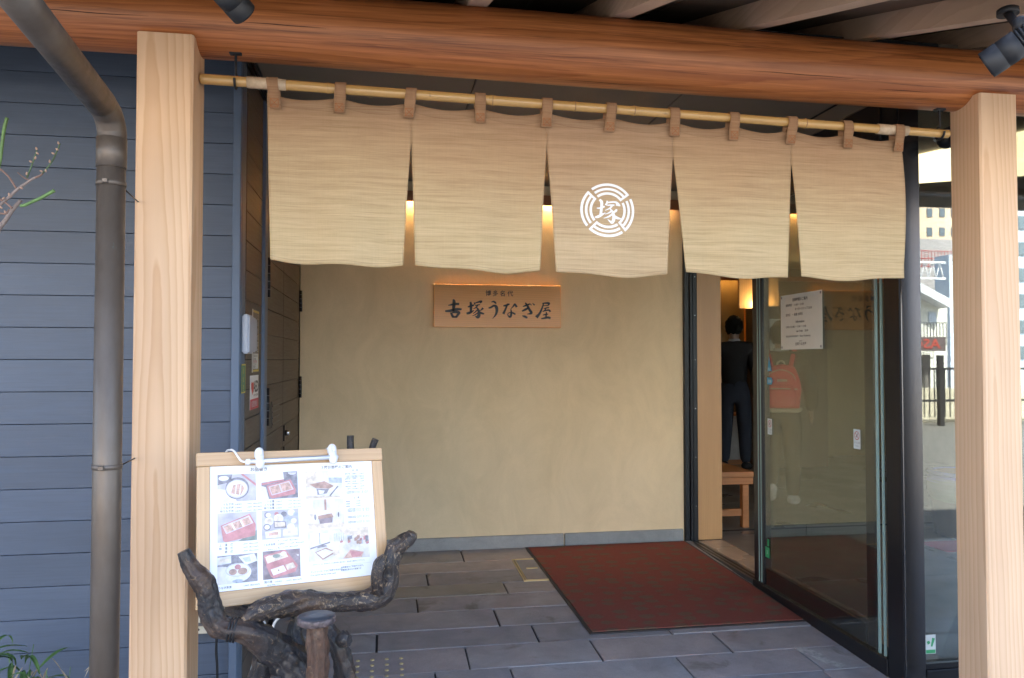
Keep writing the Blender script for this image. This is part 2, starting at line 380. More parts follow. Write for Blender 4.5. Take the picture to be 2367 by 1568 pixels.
def carpet():
    n = NT('mat_carpet'); v = n.coord(); f = n.noise(v, 380, 2, .8)
    mp = n.n('Mapping'); n.l(v, mp.inputs[0]); mp.inputs['Scale'].default_value = (1, 1.35, 1)
    nz = n.n('TexNoise'); nz.inputs['Scale'].default_value = 26; nz.inputs['Detail'].default_value = 3; n.l(v, nz.inputs['Vector'])
    sc = n.n('VectorMath', operation='SCALE'); n.l(nz.outputs['Color'], sc.inputs[0]); sc.inputs['Scale'].default_value = .05
    ad = n.n('VectorMath', operation='ADD'); n.l(mp.outputs[0], ad.inputs[0]); n.l(sc.outputs[0], ad.inputs[1])
    vo = n.n('TexVoronoi'); vo.inputs['Scale'].default_value = 8.5; vo.inputs['Randomness'].default_value = .55; n.l(ad.outputs[0], vo.inputs['Vector'])
    k = n.ramp(vo.outputs['Distance'], [(.27, (1,1,1)), (.40, (0,0,0))])
    c = n.mix(k, (.20,.066,.054), (.15,.095,.068)); c = n.mix(1.0, c, n.ramp(f, [(.3, (.55,)*3), (.7, (1.35,)*3)]), 'MULTIPLY')
    n.col(c); n.rough(.98); n.b.inputs['Specular IOR Level'].default_value = .1; n.bump(f, .8, .004); return n.m
CARPET = carpet()
REDC = plain('red_runner', (.35,.04,.07), .9)
SKIN = plain('skin', (.30,.19,.14), .55)
HAIR = plain('black_hair', (.010,.009,.008), .85, spec=.2, bump=.6, bscale=120, stretch=(1,1,.1))
JACKET = plain('black_jacket', (.012,.011,.012), .85, bump=.3)
JEANS = plain('dark_denim', (.018,.022,.035), .85, bump=.3)
SHOE = plain('white_sneaker', (.55,.55,.53), .5, var=.3, scale=40)
SHIRT = plain('pale_collar', (.35,.35,.38), .8)
BAGR = plain('red_nylon', (.62,.022,.035), .6, bump=.3, bscale=40)
BAGT = plain('pale_webbing', (.45,.38,.28), .7)
NAVY = plain('navy_bag', (.02,.025,.09), .7)

# ------------------------------------------------------------------ ground and street
gr = link('ground', done(bx(bmesh.new(), (-90,-130,-.45), (90,60,-.30))), plain('earth', (.18,.17,.15), .95, var=.2, scale=.6)); gr['kind'] = 'structure'
o = box('street', (-80,-13.0,-.29), (80,.2,-.20), ASPHALT); o['kind'] = 'structure'
o = box('pavement', (-10,.2,-.29), (12,2.16,-.175), FOREGROUND); o['kind'] = 'structure'
o = box('far_pavement', (-80,-60,-.29), (80,-13.0,-.10), FOREGROUND); o['kind'] = 'structure'

# paving of the entrance: a bed with single stones
YB = 5.29
pav = thing('paving', None, None, (0, 5.26, 0), (math.atan(.031), 0, 0), kind='structure')
box('mortar_bed', (-4.2, -3.1, -.10), (7.0, .3, -.009), MORTAR, pav, world=False)
rows = [5.265,4.99,4.78,4.54,4.34,4.11,3.86,3.63,3.38,3.14,2.89,2.65,2.41,2.17]
J = {0:[-.5,.08,.511,1.3,1.9], 1:[-.45,.066,.83,1.6], 2:[-.3,.256,.90,1.5], 3:[-.45,-.25,.694,1.4], 4:[-.4,.178,1.1,1.8], 5:[-.35,.577,1.3,2.0],
     6:[-.55,-.033,.734,1.4], 7:[-.28,.373,.974,1.60], 8:[-.46,.219,.546,1.315,1.909]}
rj = random.Random(3)
for i in range(len(rows)-1):
    y1, y0 = rows[i]-5.26, rows[i+1]-5.26
    xs = J.get(i)
    if xs is None:
        xs = []; x = -.7+rj.random()*.4
        while x < 2.1: xs.append(x); x += rj.uniform(.45,.85)
    e = [-.565]+[x for x in xs if x > -.5]+[2.175]
    if y1 < 3.17-5.26 or i >= 8:
        pre = []; x = e[1]-.6 if len(e) > 1 else -.6
        if rows[i+1] < 3.0:
            while x > -4: pre.append(x); x -= rj.uniform(.5,.85)
            e = [-4.1]+pre[::-1]+e[1:]
    if rows[i] < 2.9:
        x = e[-1]
        e = e[:-1]
        while x < 6.8: e.append(x); x += rj.uniform(.5,.85)
        e.append(6.9)
    for a, b in zip(e, e[1:]):
        g = .0035 if rj.random() < .6 else .0055
        lift = rj.uniform(-.0015,.0012)
        m = PAVER_D if (i == 3 and a < .5 and b > .5) else PAVER
        bm = bx(bmesh.new(), (a+g, y0+g*.8, -.008), (b-g, y1-g*.8, .004+lift), .0022)
        for v in bm.verts:
            q = Vector((v.co.x*9, v.co.y*9, i)); v.co.x += .003*noise.noise(q); v.co.y += .0025*noise.noise(q+Vector((9,3,1)))
        link('paver', done(bm), m, pav, world=False)
bm = bmesh.new()                                                     # pale mortar smear across one joint
pts = [(1.905,-1.87),(1.955,-1.885),(1.99,-1.95),(1.985,-2.02),(2.03,-2.09),(1.99,-2.115),(1.945,-2.05),(1.925,-1.97),(1.895,-1.91)]
bm.faces.new([bm.verts.new((x, y, .0062)) for x, y in pts]); link('mortar_smear', done(bm), plain('lime_smear', (.30,.31,.32), .8, var=.35, scale=60), pav, world=False)
stud = lathe(bmesh.new(), [(.009,0),(.009,.003),(.006,.005),(.0,.0052)], seg=10); sme = done(stud); sme.materials.append(plain('brass_stud', (.42,.36,.20), .4, .5, var=.3, scale=90))
for i in range(5):
    for j in range(5):
        s = bpy.data.objects.new('tactile_stud', sme); col.objects.link(s); s.parent = pav; s.location = (.077-.064*i, 3.542-5.26-.058*j, .004)
for c in range(2):
    pass
# floor hatch with a brass frame
hat = thing('floor_hatch', 'small stone floor hatch in a double brass frame beside the red mat', 'hatch', (.95,4.76,gz(4.76)))
def onp(x, Y, h): return (x, Y, gz(Y)+h)
def flatstrip(bm, x0, y0, x1, y1, h=.008, t=.006):
    t0 = [onp(x0,y0,h-t),onp(x1,y0,h-t),onp(x1,y1,h-t),onp(x0,y1,h-t)]; t1 = [onp(x0,y0,h),onp(x1,y0,h),onp(x1,y1,h),onp(x0,y1,h)]
    a = [bm.verts.new(p) for p in t0]; b = [bm.verts.new(p) for p in t1]
    bm.faces.new(b); bm.faces.new(a[::-1])
    for k in range(4): bm.faces.new((a[k], a[(k+1)%4], b[(k+1)%4], b[k]))
bm = bmesh.new()
for d, w in ((0,.007),(.014,.005)):
    flatstrip(bm, .822+d, 4.535+d, .822+d+w, 4.985-d); flatstrip(bm, .822+d+w, 4.535+d, 1.2-d, 4.535+d+w); flatstrip(bm, .822+d+w, 4.985-d-w, 1.2-d, 4.985-d)
link('brass_frame', done(bm), BRASS, hat)
bm = bmesh.new(); flatstrip(bm, .88, 4.765, .95, 4.785, .009); link('pull_bar', done(bm), BRASS, hat)
bm = bmesh.new(); flatstrip(bm, .845, 4.562, 1.18, 4.958, .006); link('lid', done(bm), PAVER, hat)

# door mat
mt = thing('door_mat', 'large dark red entrance mat with brown blotches and a black rubber rim', 'mat', (1.57, 4.48, gz(4.48)))
def matquad(ins, h0, h1):
    P = [(.957+ins*1.02,5.24-ins),(2.118-ins,5.24-ins),(2.150-ins,3.682+ins),(.995+ins,3.682+ins)]
    bm = bmesh.new(); n = 24
    g = [[None]*(n+1) for _ in range(n+1)]
    for i in range(n+1):
        for j in range(n+1):
            u, v = i/n, j/n
            x = (P[0][0]*(1-u)+P[1][0]*u)*(1-v)+(P[3][0]*(1-u)+P[2][0]*u)*v; y = (P[0][1]*(1-u)+P[1][1]*u)*(1-v)+(P[3][1]*(1-u)+P[2][1]*u)*v
            g[i][j] = bm.verts.new(onp(x, y, h1+.0012*noise.noise((x*3,y*3,0))))
    for i in range(n):
        for j in range(n): bm.faces.new((g[i][j], g[i][j+1], g[i+1][j+1], g[i+1][j]))
    r = bmesh.ops.extrude_edge_only(bm, edges=[e for e in bm.edges if e.is_boundary])
    for v in [x for x in r['geom'] if isinstance(x, bmesh.types.BMVert)]: v.co.z -= (h1-h0)
    return bm
link('rubber_rim', done(matquad(0, .004, .009)), RUBBER, mt); link('carpet', done(matquad(.018, .008, .0135)), CARPET, mt)

# ------------------------------------------------------------------ restaurant building: walls and upper storeys
bld = thing('restaurant_building', 'upper storeys and rear of the restaurant above the timber entrance', 'building', (1.5, 7, 0))
WALLX = plain('building_render', (.30,.29,.27), .9)
box('upper_wall', (-6.2,3.27,2.80), (9.2,11.0,6.0), WALLX, bld)
box('rear_wall', (-6.2,10.8,-.3), (9.2,11.0,2.795), WALLX, bld)
box('end_wall', (-6.2,3.3,-.3), (-6.0,10.79,2.795), WALLX, bld)
box('end_wall', (9.0,3.3,-.3), (9.2,10.79,2.795), WALLX, bld)
box('end_wall', (6.9,2.99,-.3), (7.1,10.79,2.795), WALLX, bld)

# siding wall left of the entrance
YS = 3.19; PITCH_B = .1232
sw = thing('siding_wall', 'slate grey weatherboard wall left of the entrance, behind the rain pipe', 'wall', (-2.2, YS, gz(YS)))
box('backing', (-6.0,YS+.018,-.3), (-.567-.04,YS+.10,2.79), GAP, sw)
bme = done(bx(bmesh.new(), (-3.352,0,.002), (0,.016,PITCH_B-.0004), .0008))
bme.materials.append(SIDING)
def repeats(name, me, parent, locs):
    for i, p in enumerate(locs):
        o = bpy.data.objects.new(name, me); col.objects.link(o); o.parent = parent; o.location = INV[parent.name] @ Vector(p)
repeats('weatherboard', bme, sw, [(-.6035, YS, 1.3+PITCH_B*(k-12)) for k in range(0, 24)])
bme2 = done(bx(bmesh.new(), (-2.0,0,.002), (0,.016,PITCH_B-.0004), .0008)); bme2.materials.append(SIDING)
repeats('weatherboard', bme2, sw, [(-3.96, YS, 1.3+PITCH_B*(k-12)) for k in range(0, 24)])
box('corner_trim', (-.602,YS-.012,-.09), (-.570,YS+.017,2.79), TRIM, sw, bev=.003)
box('corner_edge', (-.595,YS+.0175,-.09), (-.569,YS+.10,2.79), TRIM, sw, bev=.002)

# side wall of the recess with the twin access doors
XS = -.567
rw = thing('recess_side_wall', 'brown grey panelled side wall of the entrance recess with hidden access doors', 'wall', (XS, 4.2, 0))
box('backing', (XS-.09,3.292,-.12), (XS-.03,5.40,2.56), GAP, rw)
for k in range(0, 22):
    z0 = 1.3+PITCH_B*(k-11); z1 = z0+PITCH_B
    if z0 > 2.5 or z1 < -.08: continue
    box('fixed_board', (XS-.029,3.293,z0+.002), (XS,3.70,min(z1,2.515)-.001), SIDING2, rw, bev=.0015)
box('pillar_trim', (XS-.028,3.703,-.08), (XS+.014,3.79,2.515), TRIM, rw, bev=.003)
for y0, y1, hy in ((3.795,4.474,3.80),(4.478,5.284,5.27)):
    d = link('access_door', done(bx(bmesh.new(), (XS-.028,y0,-.02), (XS-.010,y1,2.51))), GAP, rw)
    for k in range(0, 22):
        z0 = 1.3+PITCH_B*(k-11); z1 = z0+PITCH_B
        if z0 > 2.5 or z1 < 0: continue
        box('board', (XS-.009,y0+.001,max(z0,0)+.002), (XS,y1-.001,min(z1,2.51)-.001), SIDING2, d, bev=.0015)
for (y, za, zb) in ((3.82,1.60,1.79),(3.82,.985,1.165),(5.255,1.62,1.76),(5.255,1.05,1.19)):
    h = pipe('hinge', [(XS+.012,y,za,.010),(XS+.012,y,zb,.010)], BLACKM, rw, smooth=False, seg=10)
    for q in range(1, 5):
        zz = za+(zb-za)*q/5; pipe('hinge_knuckle', [(XS+.012,y,zz-.002,.0115),(XS+.012,y,zz+.002,.0115)], ALU, h, smooth=False, seg=10)
lv = box('vent_plate', (XS+.001,4.02,.955), (XS+.006,4.30,1.09), SIDING2, rw, bev=.001)
for k in range(4): box('vent_slot', (XS+.0065,4.03,.972+.030*k), (XS+.009,4.29,.978+.030*k), BLACKM, lv)
for zz in (.885,.765):
    l = link('lock_case', done(bx(bmesh.new(), (XS+.001,4.50,zz-.045), (XS+.008,4.555,zz+.045), .002)), BLACKM, rw)
    link('lock_barrel', done(lathe(bmesh.new(), [(.016,0),(.016,.022),(.012,.025)], (0,0,0), 16, Matrix.Translation((XS+.008,4.528,zz)) @ Matrix.Rotation(R(90),4,'Y'))), CHROME, l)

# plaster back wall with stone base and wooden rail
pw = thing('plaster_wall', 'ochre plaster back wall of the entrance recess with a grey stone base course', 'wall', (.8, YB, 0))
box('plaster', (-.562,YB,-.02), (2.128,YB+.14,2.56), PLASTER, pw)
bs = [-.560,.112,1.24,2.120]
for a, b in zip(bs, bs[1:]): box('base_stone', (a+.004,YB-.022,-.02), (b-.004,YB-.001,.086), BASESTONE, pw, bev=.003)
rl = box('picture_rail', (-.560,YB-.05,2.418), (2.124,YB-.001,2.452), RAILW, pw, bev=.003)
box('rail_lip', (-.560,YB-.050,2.380), (2.124,YB-.038,2.4178), RAILW, pw)
WARM = (1.0,.66,.28)
n_ = emit('warm_led', WARM, 24)
box('led_strip', (-.1,YB-.034,2.412), (2.0,YB-.020,2.4165), n_, rl)

# ceiling of the recess
ce = thing('ceiling', None, None, (.8, 4, 2.525), kind='structure')
for a, b in ((-.565,.383),(.389,1.344),(1.350,2.126)):
    for c, d in ((2.80,3.9),(3.904,YB-.003)):
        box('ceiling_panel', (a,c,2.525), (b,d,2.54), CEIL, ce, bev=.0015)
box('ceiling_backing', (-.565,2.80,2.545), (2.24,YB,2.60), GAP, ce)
# ceiling over the glass front and the soffit behind the beam
box('soffit_panel', (2.245,2.80,2.525), (6.9,2.93,2.60), CEIL, ce)
box('soffit_panel', (-3.5,2.80,2.525), (-.64,3.17,2.60), CEIL, ce)
for x in (-.553,-.535):
    box('cornice_strip', (x,2.80,2.500), (x+.008,YB-.004,2.524), BLACKM, ce)

# ------------------------------------------------------------------ timber: posts, log beam, eave roof
def post(name, label, x0, x1, ztop, mat, gy):
    t = thing(name, label, 'post', ((x0+x1)/2, 2.63, gy), group='timber posts carrying the log beam')
    bm = bx(bmesh.new(), (x0,2.55,gy), (x1,2.71,ztop))
    vert = [e for e in bm.edges if abs(e.verts[0].co.z-e.verts[1].co.z) > 1]
    bmesh.ops.bevel(bm, geom=vert, offset=.007, segments=1, affect='EDGES')
    link('shaft', done(bm), mat, t); return t
PL0 = at(316,65,2.55); PL1 = at(445,70,2.55); PR0 = at(2266,215,2.55); PR1 = at(2351,215,2.55)
post('timber_post', 'pale square timber post on the left, between the rain pipe and the menu board', PL0.x, PL1.x+.003, 2.335, POST, gz(2.6)-.0)
post('timber_post', 'pale square timber post on the right, in front of the glass shop front', PR0.x-.004, PR1.x, 2.310, POST_R, gz(2.6)-.0)
lb = thing('log_beam', 'thick round reddish brown log beam running over both posts', 'beam', (.7, 2.66, 2.41))
P = []
for i in range(31):
    x = -2.6+6.6*i/30
    P.append((x, 2.662+.004*math.sin(x*1.3), 2.416-.0085*(x-.0)+.003*math.sin(x*1.9+1)+.004*max(0,-x), .119+.0025*math.sin(x*2.3)))
pipe('log', P, LOG, lb, seg=56, n=2, bump=.004, bs=3)

ck = random.Random(11); CKM = plain('log_crack', (.045,.014,.006), .8)
for i in range(9):
    x0 = ck.uniform(-1.2,2.6); L = ck.uniform(.18,.6); a = R(ck.uniform(195,300)); bm = bmesh.new(); n = 14; up_ = []
    for j in range(n+1):
        x = x0+L*j/n; aa = a+.03*noise.noise((x*6, i, 0)); rr0 = .1205; w_ = .0011*math.sin(math.pi*j/n)+.0002
        k_ = (x+2.6)/6.6*30; k0 = min(29, max(0, int(k_))); t_ = k_-k0
        cy, cz = 2.662+.004*math.sin(x*1.3), 2.416-.0085*x+.003*math.sin(x*1.9+1)+.004*max(0,-x)
        rr0 = .119+.0025*math.sin(x*2.3)+.0008
        up_.append([bm.verts.new((x, cy+rr0*math.cos(aa+s_*w_/rr0), cz+rr0*math.sin(aa+s_*w_/rr0))) for s_ in (-1,1)])
    for p_, q_ in zip(up_, up_[1:]): bm.faces.new((p_[0], p_[1], q_[1], q_[0]))
    link('drying_crack', done(bm), CKM, lb)
er = thing('eave_roof', 'eave roof of dark boards on pale wooden rafters above the log beam', 'roof', (.8, 2.63, 2.52))
SL = .32
def sl(Y, off=0): return 2.526+SL*(Y-2.63)+off
rb = bmesh.new()
def slab(bm, x0, x1, Y0, Y1, o0, o1):
    v = [bm.verts.new(p) for p in ((x0,Y0,sl(Y0,o0)),(x1,Y0,sl(Y0,o0)),(x1,Y1,sl(Y1,o0)),(x0,Y1,sl(Y1,o0)),(x0,Y0,sl(Y0,o1)),(x1,Y0,sl(Y0,o1)),(x1,Y1,sl(Y1,o1)),(x0,Y1,sl(Y1,o1)))]
    for f in ((0,3,2,1),(4,5,6,7),(0,1,5,4),(1,2,6,5),(2,3,7,6),(3,0,4,7)): bm.faces.new([v[i] for i in f])
    return bm
for k in range(-7, 10):
    x = .82+.515*k
    rf = link('rafter', done(slab(bmesh.new(), x-.034, x+.034, 1.87, 3.22, 0, .085)), RAFT, er)
    link('end_cap', done(slab(bmesh.new(), x-.037, x+.037, 1.845, 1.869, -.004, .088)), plain('grey_cap', (.20,.20,.19), .5) if k == -7 else bpy.data.materials['grey_cap'], rf)
    for q in range(2):
        a = x-.2575+.257*q
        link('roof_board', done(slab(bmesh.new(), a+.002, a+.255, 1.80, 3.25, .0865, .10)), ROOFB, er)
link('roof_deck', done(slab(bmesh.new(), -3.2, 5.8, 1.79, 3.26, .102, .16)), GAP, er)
link('fascia', done(slab(bmesh.new(), -3.2, 5.8, 1.765, 1.788, .06, .16)), RAFT, er)

# ------------------------------------------------------------------ rain pipe
rp = thing('rain_pipe', 'weathered bronze rain pipe bending down in front of the left post', 'pipe', (-.772, 2.33, gz(2.33)))
XPp = -.772; rr = .0375
pipe('downpipe', [(XPp,2.33,gz(2.33)-.05,rr),(XPp,2.33,1.85,rr)], BRONZE, rp, seg=28, smooth=False)
pipe('sleeve', [(XPp,2.33,1.845,rr+.0025),(XPp,2.33,1.93,rr+.0025)], BRONZE, rp, seg=28, smooth=False)
pipe('elbow', [(XPp,2.33,1.925,rr+.001),(XPp,2.328,1.955,rr+.001),(XPp-.002,2.30,1.992,rr+.001),(XPp-.002,2.24,2.008,rr+.001)], BRONZE, rp, seg=28, n=6)
pipe('sloping_pipe', [(XPp-.002,2.25,2.006,rr+.002),(XPp-.004,1.55,2.10,rr+.002)], BRONZE, rp, seg=28, smooth=False)
pipe('upper_elbow', [(XPp-.004,1.56,2.098,rr),(XPp-.004,1.50,2.11,rr),(XPp-.004,1.46,2.15,rr),(XPp-.004,1.45,2.30,rr)], BRONZE, rp, seg=28)
for zz in (1.80, 1.00):
    c = pipe('clamp', [(XPp,2.33,zz-.007,rr+.002),(XPp,2.33,zz+.007,rr+.002)], BRONZE, rp, seg=28, smooth=False)
    box('clamp_bolt', (XPp-.009,2.33-rr-.012,zz-.006), (XPp+.006,2.33-rr-.002,zz+.007), BRONZE, c, bev=.002)
    pipe('clamp_arm', [(XPp+rr*.6,2.365,zz-.004,.0022),(-.770,2.60,zz-.006,.0022)], BLACKM, c, seg=6, smooth=False)
gt = thing('eave_gutter', 'bronze gutter along the front of the eave', 'gutter', (0,1.45,2.3)); 
pipe('trough', [(-3.2,1.60,2.32,.06),(5.8,1.60,2.32,.06)], BRONZE, gt, seg=16, smooth=False)

# ------------------------------------------------------------------ bamboo rod, hooks, noren curtain
YR = 2.63
def rodz(x): return 2.222-.0185*(x+.6)
br = thing('bamboo_rod', 'yellow bamboo rod slung between the posts and carrying the curtain', 'rod', (.77, YR, 2.21))
nodes_px = [758,946,1138,1328,1465,1560,1700,1860,2030]
P = []; nx_ = [at(p, 250, YR).x for p in nodes_px]
xx = -.602
while xx < 2.145:
    b = sum(math.exp(-((xx-n)/.006)**2) for n in nx_); P.append((xx, YR, rodz(xx), .0172-.0012*(xx+.6)/2.7+.0022*b)); xx += .006
pipe('cane', P, BAMBOO, br, seg=18, smooth=False)
for n in nx_: pipe('joint_ring', [(n-.0014,YR,rodz(n),.0190),(n+.0014,YR,rodz(n),.0190)], BAMBOO_N, br, seg=18, smooth=False)
TAPE = plain('clear_tape', (.56,.42,.28), .2, var=.15, scale=60, bump=.5, bscale=90)
for a, b in ((-.455,-.33),(1.84,1.965)): pipe('tape_wrap', [(a,YR,rodz(a),.0196),(b,YR,rodz(b),.0190)], TAPE, br, seg=18, smooth=False)
for xh, lab in ((at(545,170,YR).x, 'black hook under the log near the left post, holding the bamboo rod'), (at(2172,280,YR).x, 'black hook under the log near the right post, holding the bamboo rod')):
    h = thing('rod_hook', lab, 'hook', (xh, YR, 2.25), group='hooks holding the bamboo rod')
    z0 = rodz(xh)
    pts = [(xh,YR,z0+.095,.0042),(xh,YR,z0+.06,.0042)]+[(xh, YR+.025*math.sin(a), z0+.003-.026*math.cos(a)*-1, .0042) for a in [R(q) for q in range(0, 300, 30)]]
    pipe('hook_wire', pts, BLACKP, h, seg=8, n=4); 
    link('hook_plate', done(bx(bmesh.new(), (xh-.02,YR-.012,z0+.088), (xh+.02,YR+.012,z0+.096), .002)), BLACKP, h)

no = thing('noren_curtain', 'five panel beige linen shop curtain with a white round crest, hanging from the bamboo rod', 'curtain', (.77, YR, 2.2))
tabx = [at(p, 230, YR).x for p in (629,788,951,1109,1264,1412,1556,1694,1828,1954,2073)]
topx = [tabx[0]-.018, tabx[2], tabx[4], tabx[6], tabx[8], tabx[10]+.018]
botx = [(-.376,.058),(.099,.532),(.587,1.000),(1.070,1.465),(1.522,1.944)]
botz = [(1.632,1.622),(1.626,1.609),(1.611,1.604),(1.617,1.603),(1.606,1.613)]
slitz = [2.043,2.047,2.033,2.030]
def drape(x, z):
    s = max(0, min(1, (2.17-z)/.55))
    return YR+.004-.010*s + .011*(s**.8)*math.sin(x*13.5+1.3*math.sin(x*3)+.8*s) + .006*s*math.sin(x*27+2) + .0035*noise.noise((x*5, z*4, 1)) + .006*(1-s)**3*math.cos((x-tabx[0])*27.3)
def panel_pt(k, u, s):
    zt = rodz(topx[k]+(topx[k+1]-topx[k])*u)-.027-.021*abs(math.sin(2*math.pi*u))**1.1
    b0, b1 = botx[k]; zb = botz[k][0]*(1-u)+botz[k][1]*u - .012*math.sin(math.pi*u) - .004*math.sin(3*math.pi*u+k)
    z = zt+(zb-zt)*s
    def edge(top, bot, sz, outer):
        if sz is None:
            return top+(bot-top)*s+outer*.014*math.sin(math.pi*min(1,s*1.1))
        if z >= sz: return top
        q = (sz-z)/(sz-zb); return top+(bot-top)*(q**.85)
    xl = edge(topx[k], b0, slitz[k-1] if k else None, 0 if k == 0 else 1)
    xr = edge(topx[k+1], b1, slitz[k] if k < 4 else None, 1)
    x = xl+(xr-xl)*u
    return Vector((x, drape(x, z), z))
for k in range(5):
    bm = bmesh.new(); uvl = bm.loops.layers.uv.new('UVMap'); NU, NS = 44, 48; G = []
    for i in range(NU+1): G.append([(bm.verts.new(panel_pt(k, i/NU, j/NS)), (i/NU, 1-j/NS)) for j in range(NS+1)])
    for i in range(NU):
        for j in range(NS):
            q = (G[i][j], G[i][j+1], G[i+1][j+1], G[i+1][j]); f = bm.faces.new([a for a, _ in q]); f.smooth = True
            for lp, (_, uv) in zip(f.loops, q): lp[uvl].uv = uv
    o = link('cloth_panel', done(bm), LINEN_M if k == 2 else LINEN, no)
    md = o.modifiers.new('thickness', 'SOLIDIFY'); md.thickness = .0016; md.offset = 1
for i, x in enumerate(tabx):
    z0 = rodz(x); bm = bmesh.new(); w = .0185; rad = .021
    lean = (.010 if i == 0 else -.004*((i*7)%3))
    path = [(YR+rad*.9, z0-.062), (YR+rad, z0-.02)]+[(YR+rad*math.cos(a), z0+rad*math.sin(a)) for a in [R(q) for q in range(0, 181, 20)]]+[(YR-rad*1.0, z0-.02), (YR-rad*.72, z0-.045), (YR-rad*.55, z0-.085)]
    n = len(path); rows_ = []
    for j, (yy, zz) in enumerate(path):
        d = lean*max(0, (z0+.02-zz))/.08
        rows_.append([bm.verts.new((x+sx*w*(1+.04*math.sin(j*2+i))+d, yy, zz)) for sx in (-1, -.33, .33, 1)])
    for a, b in zip(rows_, rows_[1:]):
        for q in range(3): bm.faces.new((a[q], a[q+1], b[q+1], b[q])).smooth = True
    o = link('tab', done(bm), TABL, no); md = o.modifiers.new('thickness', 'SOLIDIFY'); md.thickness = .0016
    bm = bmesh.new()
    def ft(u, v, x=x, z0=z0, lean=lean): return (x+lean+u, YR-.0135-.0025*(v)/.03-.0065, z0-.068+v)
    s_ = .0125
    brush(bm, [[(-s_,-s_,.0012),(s_,s_,.0012)],[(-s_,s_,.0012),(s_,-s_,.0012)],[(-s_,-s_,.001),(s_,-s_,.001)],[(-s_,s_,.001),(s_,s_,.001)],[(-s_,-s_,.001),(-s_,s_,.001)],[(s_,-s_,.001),(s_,s_,.001)]], ft)
    link('cross_stitch', done(bm), bpy.data.materials.get('stitch') or plain('stitch', (.42,.13,.03), .9), o)
# crest on the middle panel
EC = at(1405, 486, 2.62); ES = 1/1568*200/1.0815*2.72/1775*1.03
def fem(x, y):
    X = EC.x+(x-783)*ES*1.04; Z = EC.z-(y-750)*ES; return (X, drape(X, Z)-.0022, Z)
bm = bmesh.new()
for a0, a1 in ((37,127),(135.5,218),(225.5,304),(310.5,388)):
    for r0, r1 in ((468,516),(383,430),(298,345)):
        n = 26; prev = None
        for i in range(n+1):
            a = R(a0+(a1-a0)*i/n); c = (bm.verts.new(fem(783+r0*math.cos(a), 750-r0*math.sin(a))), bm.verts.new(fem(783+r1*math.cos(a), 750-r1*math.sin(a))))
            if prev: bm.faces.new((prev[0], prev[1], c[1], c[0]))
            prev = c
    a = R(a0); ca, sa = math.cos(a), math.sin(a)
    brush(bm, [[(783+298*ca-18*sa, 750-298*sa-18*ca, 42), (783+420*ca-18*sa, 750-420*sa-18*ca, 42), (783+516*ca-18*sa, 750-516*sa-18*ca, 42)]], fem)
KZ = [[(625,550,40),(665,600,55),(660,720,50),(650,800,50),(648,850,55)], [(575,715,22),(640,712,32),(722,680,34)], [(540,885,22),(580,885,48),(650,850,45),(735,800,10)],
      [(770,570,25),(762,615,32),(740,655,45)], [(775,605,32),(880,590,30),(940,592,36)], [(925,585,30),(960,610,50),(1015,655,20),(935,640,34)],
      [(770,658,25),(840,650,28),(905,650,32)], [(860,660,45),(820,710,28),(730,755,12)], [(825,725,22),(875,790,46),(892,880,58),(885,940,62),(850,985,48),(775,925,10)],
      [(865,745,36),(810,795,26),(725,830,10)], [(870,815,34),(800,870,32),(700,908,12)], [(945,725,30),(935,755,46),(875,800,20)], [(895,845,25),(950,890,52),(1045,908,14)]]
brush(bm, KZ, fem)
link('crest', done(bm), PRINTW, no)

